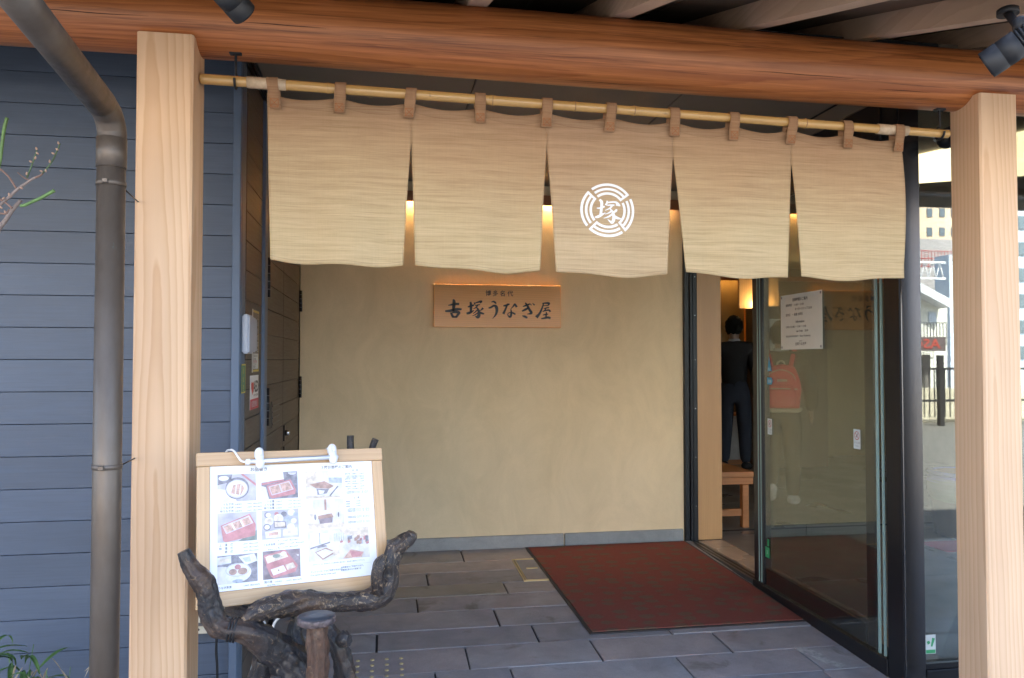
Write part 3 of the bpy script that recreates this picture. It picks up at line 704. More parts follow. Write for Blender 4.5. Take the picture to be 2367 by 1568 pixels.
# ------------------------------------------------------------------ wooden name board on the back wall
sb = thing('name_board', 'glossy orange wooden name board with black brush characters on the plaster wall', 'sign', (.768, YB-.03, 1.67))
box('board', (.324,YB-.05,1.522), (1.213,YB-.012,1.818), SIGNW, sb, bev=.003)
def fs(x, y): return (.324+(x-265)/1890*.889, YB-.0516, 1.818-(y-163)/650*.296)
bm = bmesh.new()
ST = [ # 𠮷
 [(475,485,14),(520,475,28),(575,462,34),(635,462,34)], [(548,392,22),(560,430,46),(556,500,46),(548,575,30)], [(430,572,26),(500,566,40),(590,545,44),(672,540,26)],
 [(508,590,16),(528,625,34),(548,660,38)], [(512,604,16),(575,585,32),(632,590,42),(612,630,34),(590,662,34)], [(535,660,22),(600,656,30)],
 # 塚
 [(760,506,16),(800,492,30),(852,476,26)], [(800,428,26),(808,480,38),(806,560,34),(800,600,30)], [(742,604,30),(790,592,38),(852,556,12)],
 [(852,436,14),(868,472,20)], [(860,448,14),(920,428,26),(960,420,34),(940,446,12)], [(868,486,12),(905,474,20),(940,468,16)], [(905,478,22),(880,512,18),(842,532,8)],
 [(890,510,16),(918,555,36),(925,620,48),(905,655,50),(870,640,8)], [(906,545,20),(870,580,16),(835,606,8)], [(912,590,20),(870,620,16),(828,640,6)], [(985,518,34),(962,545,22),(930,562,8)], [(930,570,12),(960,596,34),(1002,608,18)],
 # う
 [(1108,428,12),(1140,418,24),(1165,436,30),(1178,455,10)], [(1066,518,20),(1100,508,28),(1145,482,32),(1180,500,46),(1188,560,40),(1170,620,28),(1125,678,6)],
 # な
 [(1284,482,16),(1325,476,32),(1378,452,22)], [(1352,448,22),(1330,500,26),(1305,560,30),(1285,604,38)], [(1398,524,8),(1436,484,22),(1456,455,26),(1484,500,34)],
 [(1396,528,10),(1402,570,24),(1400,620,34),(1384,650,30),(1356,630,18),(1354,600,12),(1390,582,14),(1430,590,26),(1466,612,22)],
 # ぎ
 [(1576,490,14),(1630,470,30),(1688,446,18)], [(1562,560,20),(1620,532,34),(1676,498,22)], [(1612,430,18),(1640,470,32),(1672,530,36),(1704,588,38),(1640,604,6)], [(1566,630,10),(1606,642,34),(1644,662,26)],
 [(1688,446,8),(1704,470,16)], [(1722,438,10),(1752,466,24)],
 # 屋
 [(1868,438,14),(1930,432,28),(1972,438,32),(1950,474,16)], [(1876,476,10),(1920,472,14),(1948,472,14)], [(1888,440,20),(1862,520,26),(1826,596,34),(1778,652,52)],
 [(1890,520,12),(1930,508,20),(1972,500,14)], [(1872,562,12),(1920,546,22),(1968,540,26),(1992,566,28)], [(1930,508,12),(1904,544,14),(1880,566,8)], [(1932,570,14),(1928,610,22),(1922,656,20)],
 [(1876,618,12),(1920,606,20),(1958,600,16)], [(1850,672,16),(1900,664,28),(1950,654,34),(1994,662,34)]]
brush(bm, ST, fs); link('brush_lettering', done(bm), SIGNINK, sb)
bm = bmesh.new()
for c, x in zip('博多名代', (1062,1168,1276,1388)):
    text_bm(bm, c, .041, lambda u, v, x=x: (fs(x, 328)[0]+u, YB-.0516, fs(x, 328)[2]+v*1.02), 'CENTER', bold=.012)
link('small_lettering', done(bm), SIGNINK, sb)

# ------------------------------------------------------------------ doorway: frame, sliding door, glass front
XD = 2.15
ef = thing('door_frame', 'black metal frame of the entrance with jamb, header, plinth and wide corner column', 'frame', (XD, 4.1, 0))
for a, b, y in ((2.130,2.163,5.262),(2.167,2.186,5.250),(2.190,2.224,5.256)):
    box('jamb_profile', (a,y,-.01), (b,5.40,2.44), BLACKM, ef, bev=.002)
box('jamb_back', (2.1285,5.275,-.01), (2.226,5.42,2.44), BLACKM, ef)
for z in [.25,.6,.95,1.3,1.62,1.9]:
    link('screw', done(lathe(bmesh.new(), [(.004,0),(.003,.002)], (0,0,0), 8, Matrix.Translation((2.207,5.255,z)) @ Matrix.Rotation(R(90),4,'X'))), CHROME, ef)
box('header', (2.135,3.035,2.18), (2.235,5.255,2.44), BLACKM, ef, bev=.003)
box('fascia', (2.14,2.94,2.445), (2.235,5.28,2.524), CEIL, ef)
box('corner_column', (2.151,2.93,-.09), (2.245,3.030,2.444), BLACKM2, ef, bev=.003)
box('column_cheek', (2.143,2.934,-.09), (2.1495,3.033,2.444), BLACKM, ef)
box('plinth', (2.138,3.035,-.09), (2.236,4.262,.010), BLACKM, ef, bev=.002)
tr = box('threshold_track', (2.150,4.266,-.06), (2.236,5.248,.001), ALU, ef)
for a in (2.168,2.200): box('track_groove', (a,4.27,.0015), (a+.012,5.245,.0035), BLACKM, tr)

sd = thing('sliding_door', 'black framed glass sliding door pushed open, with a white notice on it', 'door', (2.17, 3.7, 0))
box('leading_stile', (2.147,4.140,.012), (2.192,4.258,2.178), BLACKM, sd, bev=.003)
box('bottom_rail', (2.158,3.21,.012), (2.190,4.138,.105), BLACKM, sd, bev=.003)
box('trailing_stile', (2.162,3.142,.012), (2.190,3.208,2.178), BLACKM, sd, bev=.003)
box('pane', (2.170,3.209,.106), (2.176,4.139,2.178), GLASS_DOOR, sd)
for y in (4.160,4.190): box('edge_seal', (2.1430,y,.02), (2.1465,y+.006,2.17), GREENEDGE, sd)
fp = thing('fixed_glass_panel', 'frameless fixed glass sheet between the sliding door and the corner column', 'window', (2.155, 3.6, 0))
box('pane', (2.151,3.112,.012), (2.155,4.130,2.178), GLASS_DOOR, fp)
box('glass_edge', (2.149,3.098,.012), (2.157,3.110,2.178), GREENEDGE, fp)
box('glass_edge', (2.149,3.062,.012), (2.157,3.072,2.178), GREENEDGE, fp)

fg = thing('glass_front', 'large glass shop front right of the black column, reflecting the street', 'window', (4.5, 2.96, 0))
box('pane', (2.247,2.957,.0), (4.60,2.967,2.44), GLASS_WALL, fg)
box('pane', (4.64,2.957,.0), (6.88,2.967,2.44), GLASS_WALL, fg)
box('mullion', (4.602,2.94,.0), (4.638,2.99,2.44), BLACKM, fg, bev=.002)
box('sill', (2.247,2.925,-.10), (6.88,2.995,-.002), BLACKM, fg, bev=.003)
box('sill_rail', (2.247,2.935,.0), (6.88,2.955,.022), BLACKM, fg)
box('head_rail', (2.247,2.935,2.442), (6.88,2.995,2.524), BLACKM, fg, bev=.003)

ww = thing('wooden_wall_end', 'upright maple wood panel just inside the entrance opening', 'wall', (2.32, 5.33, 0))
box('panel', (2.229,5.272,.003), (2.414,5.42,2.52), PANELW, ww, bev=.002)

# stickers and the notice: flat print on the glass
def onX(Y, Z, d=0): return lambda u, v: (2.1505-d, Y-u, Z+v)
def card(bm, f, u0, v0, u1, v1, mi=0): quad(bm, [f(u0,v0), f(u1,v0), f(u1,v1), f(u0,v1)], mi)
pn = thing('opening_hours_notice', 'white printed opening hours notice taped inside the upper part of the glass door', 'notice', (2.149, 3.72, 1.5))
bm = bmesh.new(); bx(bm, (2.1488,3.522,1.355), (2.1503,3.928,1.650)); link('sheet', done(bm), PAPER2, pn)
f = onX(3.928, 1.355, .003)
bm = bmesh.new()
L = [(.20,.258,'営業時間のご案内',.0185,1),(.055,.232,'営業時間 － 11:00 ～ 21:00',.0155,0),(.15,.208,'オーダーストップ 20:30',.0155,0),(.055,.180,'定休日　－ 毎週 水曜日',.016,0),
     (.20,.141,'Information',.018,1),(.055,.116,'OPEN HOURS － 11:00 ～ 21:00',.0145,0),(.16,.092,'Last Order　20:30',.015,0),(.055,.066,'REGULAR HOLIDAY － Every Wednesday',.0135,0),(.205,.041,'博多名代',.007,1),(.205,.022,'吉塚うなぎ屋',.018,1)]
for u, v, s, z, c in L: text_bm(bm, s, z, lambda a, b, u=u, v=v: f(u+a*1.02, v+b), 'CENTER' if c else 'LEFT', bold=.01)
link('print', done(bm), INK, pn)
for u, v in ((.012,.012),(.394,.012),(.012,.283),(.394,.283)):
    bm = bmesh.new(); card(bm, f, u-.006, v-.006, u+.006, v+.006); link('tape', done(bm), INKG, pn)
STG = plain('sticker_green', (.03,.30,.12), .5); STB = plain('sticker_blue', (.05,.30,.50), .5); STW = plain('sticker_white', (.55,.60,.60), .5)
def notouch(Y, Z, label, X=2.1503):
    t = thing('no_touching_sticker', label, 'sticker', (X-.001, Y, Z), group='do not touch stickers')
    ff = lambda u, v, d=0: (X-.0006-d, Y-u, Z+v)
    bm = bmesh.new(); card(bm, ff, -.026, -.045, .026, .045); link('backing', done(bm), STW, t)
    bm = bmesh.new(); prev = None
    for i in range(25):
        a = 2*math.pi*i/24; c = (bm.verts.new(ff(.020*math.cos(a), .016+.020*math.sin(a), .0006)), bm.verts.new(ff(.0165*math.cos(a), .016+.0165*math.sin(a), .0006)))
        if prev: bm.faces.new((prev[0], prev[1], c[1], c[0]))
        prev = c
    brush(bm, [[(-.013,.029,.0035),(.013,.003,.0035)]], lambda u, v: ff(u, v, .0008)); link('red_ring', done(bm), INKR, t)
    bm = bmesh.new(); brush(bm, [[(-.008,.008,.006),(.002,.018,.006),(.006,.027,.005)]], lambda u, v: ff(u, v, .0005))
    text_bm(bm, 'ドアに注意', .0095, lambda u, v: ff(u, v-.020, .0005), 'CENTER'); text_bm(bm, 'Caution', .0085, lambda u, v: ff(u, v-.034, .0005), 'CENTER')
    link('print', done(bm), INKG, t, kind='stuff')
notouch(4.063, .922, 'small white no touching sticker near the leading edge of the glass door')
notouch(3.249, .934, 'small white no touching sticker on the glass beside the black corner column')
def sticker(name, label, cat, Y, Z, w, h, mat, txt=None, shape='rect', ink=None):
    t = thing(name, label, cat, (2.1497, Y, Z))
    ff = lambda u, v, d=0: (2.1497-d, Y-u, Z+v)
    bm = bmesh.new()
    if shape == 'rect': card(bm, ff, -w/2, -h/2, w/2, h/2)
    else: bm.faces.new([bm.verts.new(ff(*p)) for p in shape])
    link('backing', done(bm), mat, t)
    if txt:
        bm = bmesh.new()
        for s, z, v in txt: text_bm(bm, s, z, lambda a, b, v=v: ff(a, v+b, .0006), 'CENTER')
        link('print', done(bm), ink or INKG, t)
    return t
sticker('security_sticker', 'blue and white triangular security sticker on the door glass edge', 'sticker', 4.065, 1.27, .05, .08, STB, [('防犯', .018, -.03)], [(-.002,.050),(-.018,-.035),(.030,-.035)], STW)
sticker('direction_sticker', 'blue arrow shaped sticker below the triangular one on the door glass', 'sticker', 4.060, 1.180, .06, .04, STB, [('自動', .02, -.008)], [(-.030,-.020),(.020,-.020),(.034,0),(.020,.020),(-.030,.020)], STW)
sticker('exit_sticker', 'small green and white sticker low on the leading edge of the door glass', 'sticker', 4.105, .205, .048, .06, STG, [('ﾇ', .03, -.01)], ink=STW)
sticker('exit_sticker', 'tiny green sticker just above another low on the door glass', 'sticker', 4.095, .262, .022, .04, STG)
t = thing('corner_sticker', 'small green and white sticker low in the corner of the glass shop front', 'sticker', (2.285, 2.955, .10))
bm = bmesh.new(); quad(bm, [(2.262,2.9562,.055),(2.310,2.9562,.055),(2.310,2.9562,.135),(2.262,2.9562,.135)]); link('backing', done(bm), STW, t)
bm = bmesh.new(); quad(bm, [(2.264,2.9556,.057),(2.308,2.9556,.057),(2.308,2.9556,.072),(2.264,2.9556,.072)]); brush(bm, [[(2.270,.10,.014),(2.282,.105,.012)],[(2.290,.085,.008),(2.300,.120,.014)]], lambda u, v: (u, 2.9556, v)); link('print', done(bm), STG, t, kind='stuff')

# ------------------------------------------------------------------ interior
inf = thing('interior_floor', None, None, (4.6, 6, 0), kind='structure')
box('threshold_slab', (2.2375,3.0,-.08), (2.409,5.27,.0), GRANITE, inf)
for i, x in enumerate((2.412, 3.7, 4.99, 6.28)):
    for y in (3.0, 4.2, 5.4, 6.6, 7.8, 9.0):
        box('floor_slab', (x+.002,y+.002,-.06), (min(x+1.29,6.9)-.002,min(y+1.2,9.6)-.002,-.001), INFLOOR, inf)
box('floor_bed', (2.24,2.97,-.12), (6.9,9.7,-.065), GAP, inf)
iw = thing('interior_wall', 'dim ochre rear wall of the entrance hall, lit warmly along its top', 'wall', (4.6, 9.6, 0))
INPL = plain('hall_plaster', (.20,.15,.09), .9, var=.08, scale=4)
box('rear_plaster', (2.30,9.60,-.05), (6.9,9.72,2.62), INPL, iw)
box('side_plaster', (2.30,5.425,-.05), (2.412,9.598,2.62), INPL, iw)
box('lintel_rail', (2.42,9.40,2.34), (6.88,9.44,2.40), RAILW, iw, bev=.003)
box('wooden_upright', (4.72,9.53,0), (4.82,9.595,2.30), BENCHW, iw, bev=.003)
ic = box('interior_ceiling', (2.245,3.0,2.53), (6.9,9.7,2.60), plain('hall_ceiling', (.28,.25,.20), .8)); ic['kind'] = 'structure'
def atz(x, y, z): d = Fv + Rv*(x-CX)/FPX - Uv*(y-CY)/FPX; return Vector((0,0,CAM_H))+d*((z-CAM_H)/d.z)
hl = thing('ceiling_light_panel', 'large cream glowing ceiling light seen through the glass shop front on both sides of the right post', 'lamp', (4.3, 5.0, 2.5))
C4 = [atz(2080,427,2.50), atz(2420,402,2.50), atz(2420,300,2.50), atz(2080,376,2.50)]
bm = bmesh.new(); up_ = [bm.verts.new(p+Vector((0,0,.025))) for p in C4]; dn = [bm.verts.new(p) for p in C4]; bm.faces.new(up_); bm.faces.new(dn[::-1])
for i in range(4): bm.faces.new((up_[i], dn[i], dn[(i+1)%4], up_[(i+1)%4]))
link('diffuser', done(bm), emit('panel_glow', (1,.82,.50), .55), hl)
cv = thing('cove_lamp', 'warm strip lamp behind the rail high on the rear wall of the hall', 'lamp', (4.2, 9.5, 2.4))
box('diffuser', (2.8,9.45,2.38), (4.66,9.50,2.40), emit('cove_glow', (1,.52,.12), 3.5), cv)
cb = thing('hall_cabinet', 'tall dark cabinet seen through the door glass', 'cabinet', (4.8, 8.6, 0))
DARKW = plain('dark_lacquer', (.05,.035,.025), .4)
box('carcass', (4.40,8.42,.03), (5.2,8.9,1.93), DARKW, cb, bev=.004); box('door', (4.42,8.40,.06), (4.79,8.418,1.90), DARKW, cb, bev=.003); box('door', (4.81,8.40,.06), (5.18,8.418,1.90), DARKW, cb, bev=.003)
box('paper_panel', (4.45,8.393,1.35), (4.62,8.399,1.78), PAPER2, cb)
lp = thing('cabinet_lamp', 'small uplight glowing on top of the tall cabinet', 'lamp', (4.55, 8.75, 1.935))
link('base', done(lathe(bmesh.new(), [(.05,0),(.05,.01),(.02,.02)], (4.55,8.75,1.932), 16)), BLACKM, lp)
link('bulb', done(lathe(bmesh.new(), [(.02,0),(.035,.03),(.03,.06),(.01,.075)], (4.55,8.75,1.953), 16)), emit('bulb_glow', (1,.75,.35), 30), lp)
box('backplate', (4.30,8.86,1.935), (4.82,8.89,2.42), PANELW, lp)
lc = thing('low_chest', 'low pale chest standing behind the legs of the man in black', 'chest', (4.4, 9.1, 0))
box('body', (4.05,9.0,.06), (4.68,9.35,.60), plain('pale_laminate', (.42,.40,.38), .5), lc, bev=.004); box('plinth', (4.07,9.02,.0), (4.66,9.33,.058), BENCHW, lc); box('lid', (4.04,8.99,.602), (4.69,9.36,.625), BENCHW, lc, bev=.003)
bn = thing('wooden_bench', 'reddish wooden bench just inside the open door', 'bench', (2.7, 6.2, 0))
box('seat_board', (2.42,5.60,.392), (2.83,6.02,.432), BENCHW, bn, bev=.004); box('seat_board', (2.42,6.03,.392), (2.83,6.45,.432), BENCHW, bn, bev=.004); box('apron', (2.43,5.606,.335), (2.825,5.628,.390), BENCHW, bn, bev=.003)
for x, y in ((2.735,5.605),(2.735,6.39),(2.43,6.39),(2.43,5.605)): box('leg', (x,y,.0), (x+.052,y+.052,.333 if y < 5.7 else .39), BENCHW, bn, bev=.003)
box('stretcher', (2.484,5.62,.09), (2.733,5.65,.145), BENCHW, bn, bev=.003); box('stretcher', (2.484,6.41,.09), (2.733,6.435,.145), BENCHW, bn, bev=.003); box('long_stretcher', (2.56,5.651,.10), (2.60,6.409,.135), BENCHW, bn)
box('tenon', (2.555,5.600,.095), (2.605,5.619,.140), BENCHW, bn)
rn = box('red_runner', (3.75,4.68,.0), (6.6,4.95,.006), REDC); tag(rn, 'pink red carpet runner on the floor behind the glass shop front', 'carpet')
pt = thing('ceramic_pot', 'large ribbed glazed pot with skylight painted blue on its rim behind the glass shop front', 'pot', (4.20, 5.05, 0))
pr = [(.12,0)]
for i in range(14): z = .02+.022*i; pr += [(.19+.06*math.sin(z*3)+.006, z), (.19+.06*math.sin(z*3)-.004, z+.011)]
pr += [(.25,.34),(.245,.42),(.225,.46)]
POTG = NT('pot_glaze'); zc = POTG.n('TexCoord'); sp_ = POTG.n('SeparateXYZ'); POTG.l(zc.outputs['Object'], sp_.inputs[0]); nn = POTG.noise(POTG.coord((1,1,14)), 5, 3)
POTG.col(POTG.ramp(POTG.math('ADD', sp_.outputs['Z'], POTG.math('MULTIPLY', nn, .12)), [(.10,(.07,.05,.04)),(.32,(.05,.035,.03)),(.36,(.12,.17,.13)),(.47,(.20,.22,.25)),(.5,(.25,.25,.6))])); POTG.rough(.15)  # topmost blue stop paints skylight onto the upper glaze
link('body', done(lathe(bmesh.new(), pr, (4.20,5.05,.0), 40)), POTG.m, pt)
link('rim', done(lathe(bmesh.new(), [(.224,.455),(.246,.462),(.250,.475),(.240,.487),(.205,.485),(.195,.47)], (4.20,5.05,0), 40)), plain('rim_skylight_blue', (.12,.13,.36), .12), pt)  # skylight highlight on the rim, put in as a blue colour
link('soil', done(lathe(bmesh.new(), [(.196,.472),(.196,.476)], (4.20,5.05,0), 40)), plain('red_lining', (.16,.04,.02), .7), pt)

# people
def skin(name, N, E, mat, parent, sub=1, M=None):
    me = bpy.data.meshes.new(name); keys = list(N)
    me.from_pydata([Vector(N[k][:3]) for k in keys], [(keys.index(a), keys.index(b)) for a, b in E], [])
    o = bpy.data.objects.new(name, me); col.objects.link(o)
    s = o.modifiers.new('skin', 'SKIN'); s.use_smooth_shade = True; u = o.modifiers.new('sub', 'SUBSURF'); u.levels = u.render_levels = sub
    for v, k in zip(me.skin_vertices[0].data, keys): r = N[k][3:]; v.radius = (r[0], r[-1]); v.use_root = (k == keys[0])
    bpy.context.view_layer.update()
    m = bpy.data.meshes.new_from_object(o.evaluated_get(bpy.context.evaluated_depsgraph_get()))
    bpy.data.objects.remove(o); bpy.data.meshes.remove(me)
    return link(name, m, mat, parent, world=False, smooth=True)
def person(label, loc, ang, hgt, pose, top, legs, hairmat, shoe):
    p = thing('person', label, 'person', loc, (0,0,ang)); k = hgt/1.76
    N = {'pelvis':(0,0,.95,.125,.09),'waist':(0,.0,1.09,.115,.085),'chest':(0,.0,1.28,.165,.105),'top':(0,-.01,1.42,.12,.085),'neck':(0,.0,1.49,.05),'head0':(0,.015,1.57,.065,.075),'head1':(0,.02,1.65,.075,.092),'head2':(0,.015,1.71,.055,.07)}
    E = [('pelvis','waist'),('waist','chest'),('chest','top'),('top','neck'),('neck','head0'),('head0','head1'),('head1','head2')]
    for s, n in ((-1,'l'),(1,'r')):
        q = pose[n]
        N.update({n+'sh':(s*.17,-.005,1.41,.06),n+'el':(*q['el'],.043),n+'wr':(*q['wr'],.028),n+'ha':(*q['ha'],.036,.018),n+'hip':(s*.09,0,.88,.09),n+'kn':(*q['kn'],.062),n+'an':(*q['an'],.042),n+'toe':(*q['toe'],.035)})
        E += [('top',n+'sh'),(n+'sh',n+'el'),(n+'el',n+'wr'),(n+'wr',n+'ha'),('pelvis',n+'hip'),(n+'hip',n+'kn'),(n+'kn',n+'an'),(n+'an',n+'toe')]
        h = Vector(q['ha'])
        for i in range(5):
            off = (-.020+.012*i) if i < 4 else .034; L = (.060,.070,.066,.052,.03)[i]
            N[n+'f%d' % i] = (h.x+s*.004, h.y+off, h.z-L-.02, .008); E.append((n+'ha', n+'f%d' % i))
    N = {a: tuple(x*k for x in b) for a, b in N.items()}
    skin('body', N, E, SKIN, p)
    def sel(names, grow, mat, nm):
        M_ = {a: (*N[a][:3], *[r+grow for r in N[a][3:]]) for a in names}
        e = [x for x in E if x[0] in M_ and x[1] in M_]
        return skin(nm, M_, e, mat, p)
    N['pelvis'] = (*N['pelvis'][:2], N['pelvis'][2]-.09, *N['pelvis'][3:]); sel(['pelvis','waist','chest','top','neck','lsh','lel','lwr','rsh','rel','rwr'], .030, top, 'jacket'); N['pelvis'] = (*N['pelvis'][:2], N['pelvis'][2]+.09, *N['pelvis'][3:])
    sel(['waist','pelvis','lhip','lkn','lan','rhip','rkn','ran'], .022, legs, 'trousers')
    nk = N['neck']; link('collar', done(tube(bmesh.new(), [(nk[0],nk[1],nk[2]-.01,.075),(nk[0],nk[1],nk[2]+.030,.062)], seg=16, smooth=False)), SHIRT, p, world=False, smooth=True)
    # hair: a cap of tufts around the skull
    bm = bmesh.new(); bmesh.ops.create_icosphere(bm, subdivisions=4, radius=1)
    c = Vector(N['head1'][:3])
    for v in list(bm.verts):
        d = v.co.copy()
        r = Vector((.100*k*d.x, .114*k*d.y, .124*k*d.z)); r *= 1+.12*noise.noise(d*6)+.05*noise.noise(d*17)
        v.co = c+Vector((0,-.008,.018))+r
    bmesh.ops.delete(bm, geom=[v for v in bm.verts if (v.co.z < c.z-.085 or (v.co.y > c.y+.045 and v.co.z < c.z+.035))], context='VERTS')
    link('hair', done(bm), hairmat, p, world=False, smooth=True)
    for n in 'lr':
        a = Vector(N[n+'an'][:3]); t = Vector(N[n+'toe'][:3]); d = (t-a).normalized()
        sh = link('shoe', done(tube(bmesh.new(), [(*(a-d*.05+Vector((0,0,-.02))),.038),(*(a+Vector((0,0,-.015))),.052),(*((a+t)/2),.047),(*t,.042),(*(t+d*.03),.02)], seg=14, flat=.9)), shoe, p, world=False, smooth=True)
        for q in range(3):
            c0 = a.lerp(t, .1+.3*q); pipe('lace', [(c0.x-.03,c0.y,c0.z+.03,.004),(c0.x,c0.y,c0.z+.048,.004),(c0.x+.03,c0.y,c0.z+.03,.004)], BAGT, sh, world=False, seg=6)
    # face
    hc = Vector(N['head1'][:3])
    for s in (-1, 1):
        link('ear', done(lathe(bmesh.new(), [(.006,-.025),(.014,-.01),(.016,.01),(.008,.026)], hc+Vector((s*.088*k,.0,-.012)), 8)), SKIN, p, world=False)
        link('eye', done(lathe(bmesh.new(), [(.004,-.008),(.010,0),(.004,.008)], hc+Vector((s*.030,.100*k,.0)), 8)), INK, p, world=False)
    link('nose', done(tube(bmesh.new(), [(0,hc.y+.095*k,hc.z+.005,.007),(0,hc.y+.115*k,hc.z-.03,.012)], seg=8, smooth=False)), SKIN, p, world=False)
    return p
PM = dict(l=dict(el=(-.23,-.03,1.14),wr=(-.24,.05,.90),ha=(-.24,.07,.83),kn=(-.10,.02,.50),an=(-.12,-.01,.09),toe=(-.15,.14,.045)),
          r=dict(el=(.24,-.04,1.14),wr=(.23,.08,.93),ha=(.22,.11,.87),kn=(.11,.01,.50),an=(.12,-.03,.09),toe=(.15,.12,.045)))
person('man in black jacket and dark trousers seen from behind through the open door', (4.03, 8.45, 0), -R(27), 1.79, PM, JACKET, JEANS, HAIR, JACKET)
PW = dict(l=dict(el=(-.23,.02,1.15),wr=(-.20,.16,1.0),ha=(-.19,.20,.97),kn=(-.09,.06,.50),an=(-.10,-.10,.20),toe=(-.10,.0,.09)),
          r=dict(el=(.27,-.02,1.13),wr=(.27,.10,.92),ha=(.27,.13,.86),kn=(.10,.02,.50),an=(.10,.02,.09),toe=(.12,.16,.045)))
person('person in dark coat and white sneakers carrying a red backpack behind the door glass', (3.47, 6.35, 0), -R(29), 1.62, PW, plain('dark_coat', (.035,.03,.022), .85), plain('brown_trousers', (.06,.045,.03), .85), HAIR, SHOE)
bp = thing('backpack', 'red backpack with pale piping worn by the person behind the glass door', 'backpack', (3.47, 6.35, 0), (0,0,-R(29)))
def bag(w, d, h, z0, yc, name, mat, taper=.72):
    bm = bmesh.new(); bmesh.ops.create_cube(bm, size=1); bmesh.ops.subdivide_edges(bm, edges=bm.edges[:], cuts=6, use_grid_fill=True)
    for v in bm.verts:
        x, y, z = v.co*2; l = max(abs(x), abs(y), abs(z)); n_ = math.sqrt(x*x+y*y+z*z); kk = .60+.40*l/n_ if n_ else 1
        x, y, z = x*kk, y*kk, z*kk
        tp = 1-(1-taper)*max(0, z)**1.6; v.co = Vector((x*w/2*tp, yc+y*d/2*tp, z0+h/2+z*h/2)); v.co += Vector((1,1,1))*.006*noise.noise(v.co*14)
    return link(name, done(bm), mat, bp, world=False, smooth=True)
bag(.33,.16,.40,.86,-.215,'main_bag',BAGR); bag(.25,.08,.20,.89,-.305,'front_pocket',BAGR,.9)
pipe('handle', [(-.03,-.17,1.235,.008),(-.025,-.18,1.275,.009),(.0,-.18,1.29,.009),(.025,-.18,1.275,.009),(.03,-.17,1.235,.008)], BAGT, bp, world=False, seg=8)
pipe('pocket_zip', [(-.13,-.30,1.05,.006),(-.05,-.345,1.055,.006),(.05,-.345,1.055,.006),(.13,-.30,1.05,.006)], BAGT, bp, world=False, seg=8)
pipe('top_zip', [(-.125,-.27,1.07,.004),(-.10,-.285,1.17,.004),(0,-.29,1.215,.004),(.10,-.285,1.17,.004),(.125,-.27,1.07,.004)], BAGT, bp, world=False, seg=8)
pipe('base_band', [(-.155,-.19,.875,.016),(-.13,-.28,.87,.018),(0,-.30,.868,.018),(.13,-.28,.87,.018),(.155,-.19,.875,.016)], BAGT, bp, world=False, seg=8)
for s in (-1,1): pipe('shoulder_strap', [(s*.07,-.15,1.20,.02),(s*.10,-.09,1.33,.02),(s*.115,.0,1.385,.02),(s*.12,.10,1.30,.018)], BAGR, bp, world=False, seg=10, flat=.4)
box('badge', (-.03,-.352,1.115), (.05,-.335,1.135), BAGT, bp, world=False)
nb = thing('shoulder_bag', 'dark navy shoulder bag hanging at the right side of the man in black', 'bag', (4.38, 8.25, .55))
bm = bmesh.new(); bmesh.ops.create_icosphere(bm, subdivisions=3, radius=1)
for v in bm.verts: v.co = Vector((4.36+.10*v.co.x, 8.22+.06*v.co.y, .66+.17*v.co.z*(1-.15*v.co.z)))
link('pouch', done(bm), NAVY, nb, smooth=True); pipe('strap', [(4.34,8.22,.80,.012),(4.33,8.3,1.1,.012),(4.26,8.38,1.42,.012)], NAVY, nb, seg=8, n=4)

# ------------------------------------------------------------------ menu board
Mb = Matrix.Rotation(.351, 4, 'Z') @ Matrix.Rotation(-.273, 4, 'X') @ Matrix.Rotation(.03, 4, 'Y')
mb = thing('menu_board', 'wooden framed menu board with food photographs resting on the driftwood stand', 'menu board', (-.261,2.401,.81), tuple(Mb.to_euler()))
def lb_(n, a, b, m, p=mb, bev=.0018): return box(n, a, b, m, p, bev=bev, world=False)
lb_('top_rail', (-.282,-.001,.1785), (.282,.021,.219), FRAMEW); lb_('bottom_rail', (-.245,0,-.217), (.246,.020,-.1755), FRAMEW)
lb_('stile', (-.280,0,-.217), (-.2455,.020,.178), FRAMEV); lb_('stile', (.2465,0,-.217), (.280,.020,.178), FRAMEV)
ms = lb_('menu_sheet', (-.2445,.0055,-.175), (.2460,.012,.178), PAPER, bev=0)
HAZY_PAL = [plain('hazed_print_'+n, tuple(.20*.8+.75*x for x in c), .4, var=v, scale=s) for n, c, v, s in (('grey',(.42,.39,.45),.25,25),('plum',(.20,.12,.15),.4,30),('red',(.45,.10,.11),.2,40),('rice',(.72,.70,.70),.12,90),('eel',(.52,.27,.19),.35,120),('dark',(.12,.10,.14),.4,60),
       ('tan',(.62,.50,.38),.3,60),('pale',(.66,.62,.60),.2,30),('bluegrey',(.38,.42,.52),.3,60),('brown',(.34,.15,.09),.35,60),('green',(.10,.14,.11),.4,30),('rim',(.55,.52,.60),.1,60))]  # print colours lifted towards white to carry the glare on the sheet
def F(u, v, d): return (u, .0050-.0004*d, v)
def rect(bm, u0, v0, u1, v1, m, d): quad(bm, [F(u0,v0,d),F(u1,v0,d),F(u1,v1,d),F(u0,v1,d)], m)
def poly(bm, pts, m, d): f = bm.faces.new([bm.verts.new(F(u,v,d)) for u, v in pts]); f.material_index = m
def ell(bm, u, v, a, b, m, d, n=24, lo=0, hi=360): poly(bm, [(u+a*math.cos(R(lo+(hi-lo)*i/n)), v+b*math.sin(R(lo+(hi-lo)*i/n))) for i in range(n)], m, d)
def sub(bm, r, fn):                      # coordinates 0..1 inside a photo, clipped by hand
    u0, v0, u1, v1 = r
    return lambda x, y: (u0+(u1-u0)*x, v0+(v1-v0)*y)
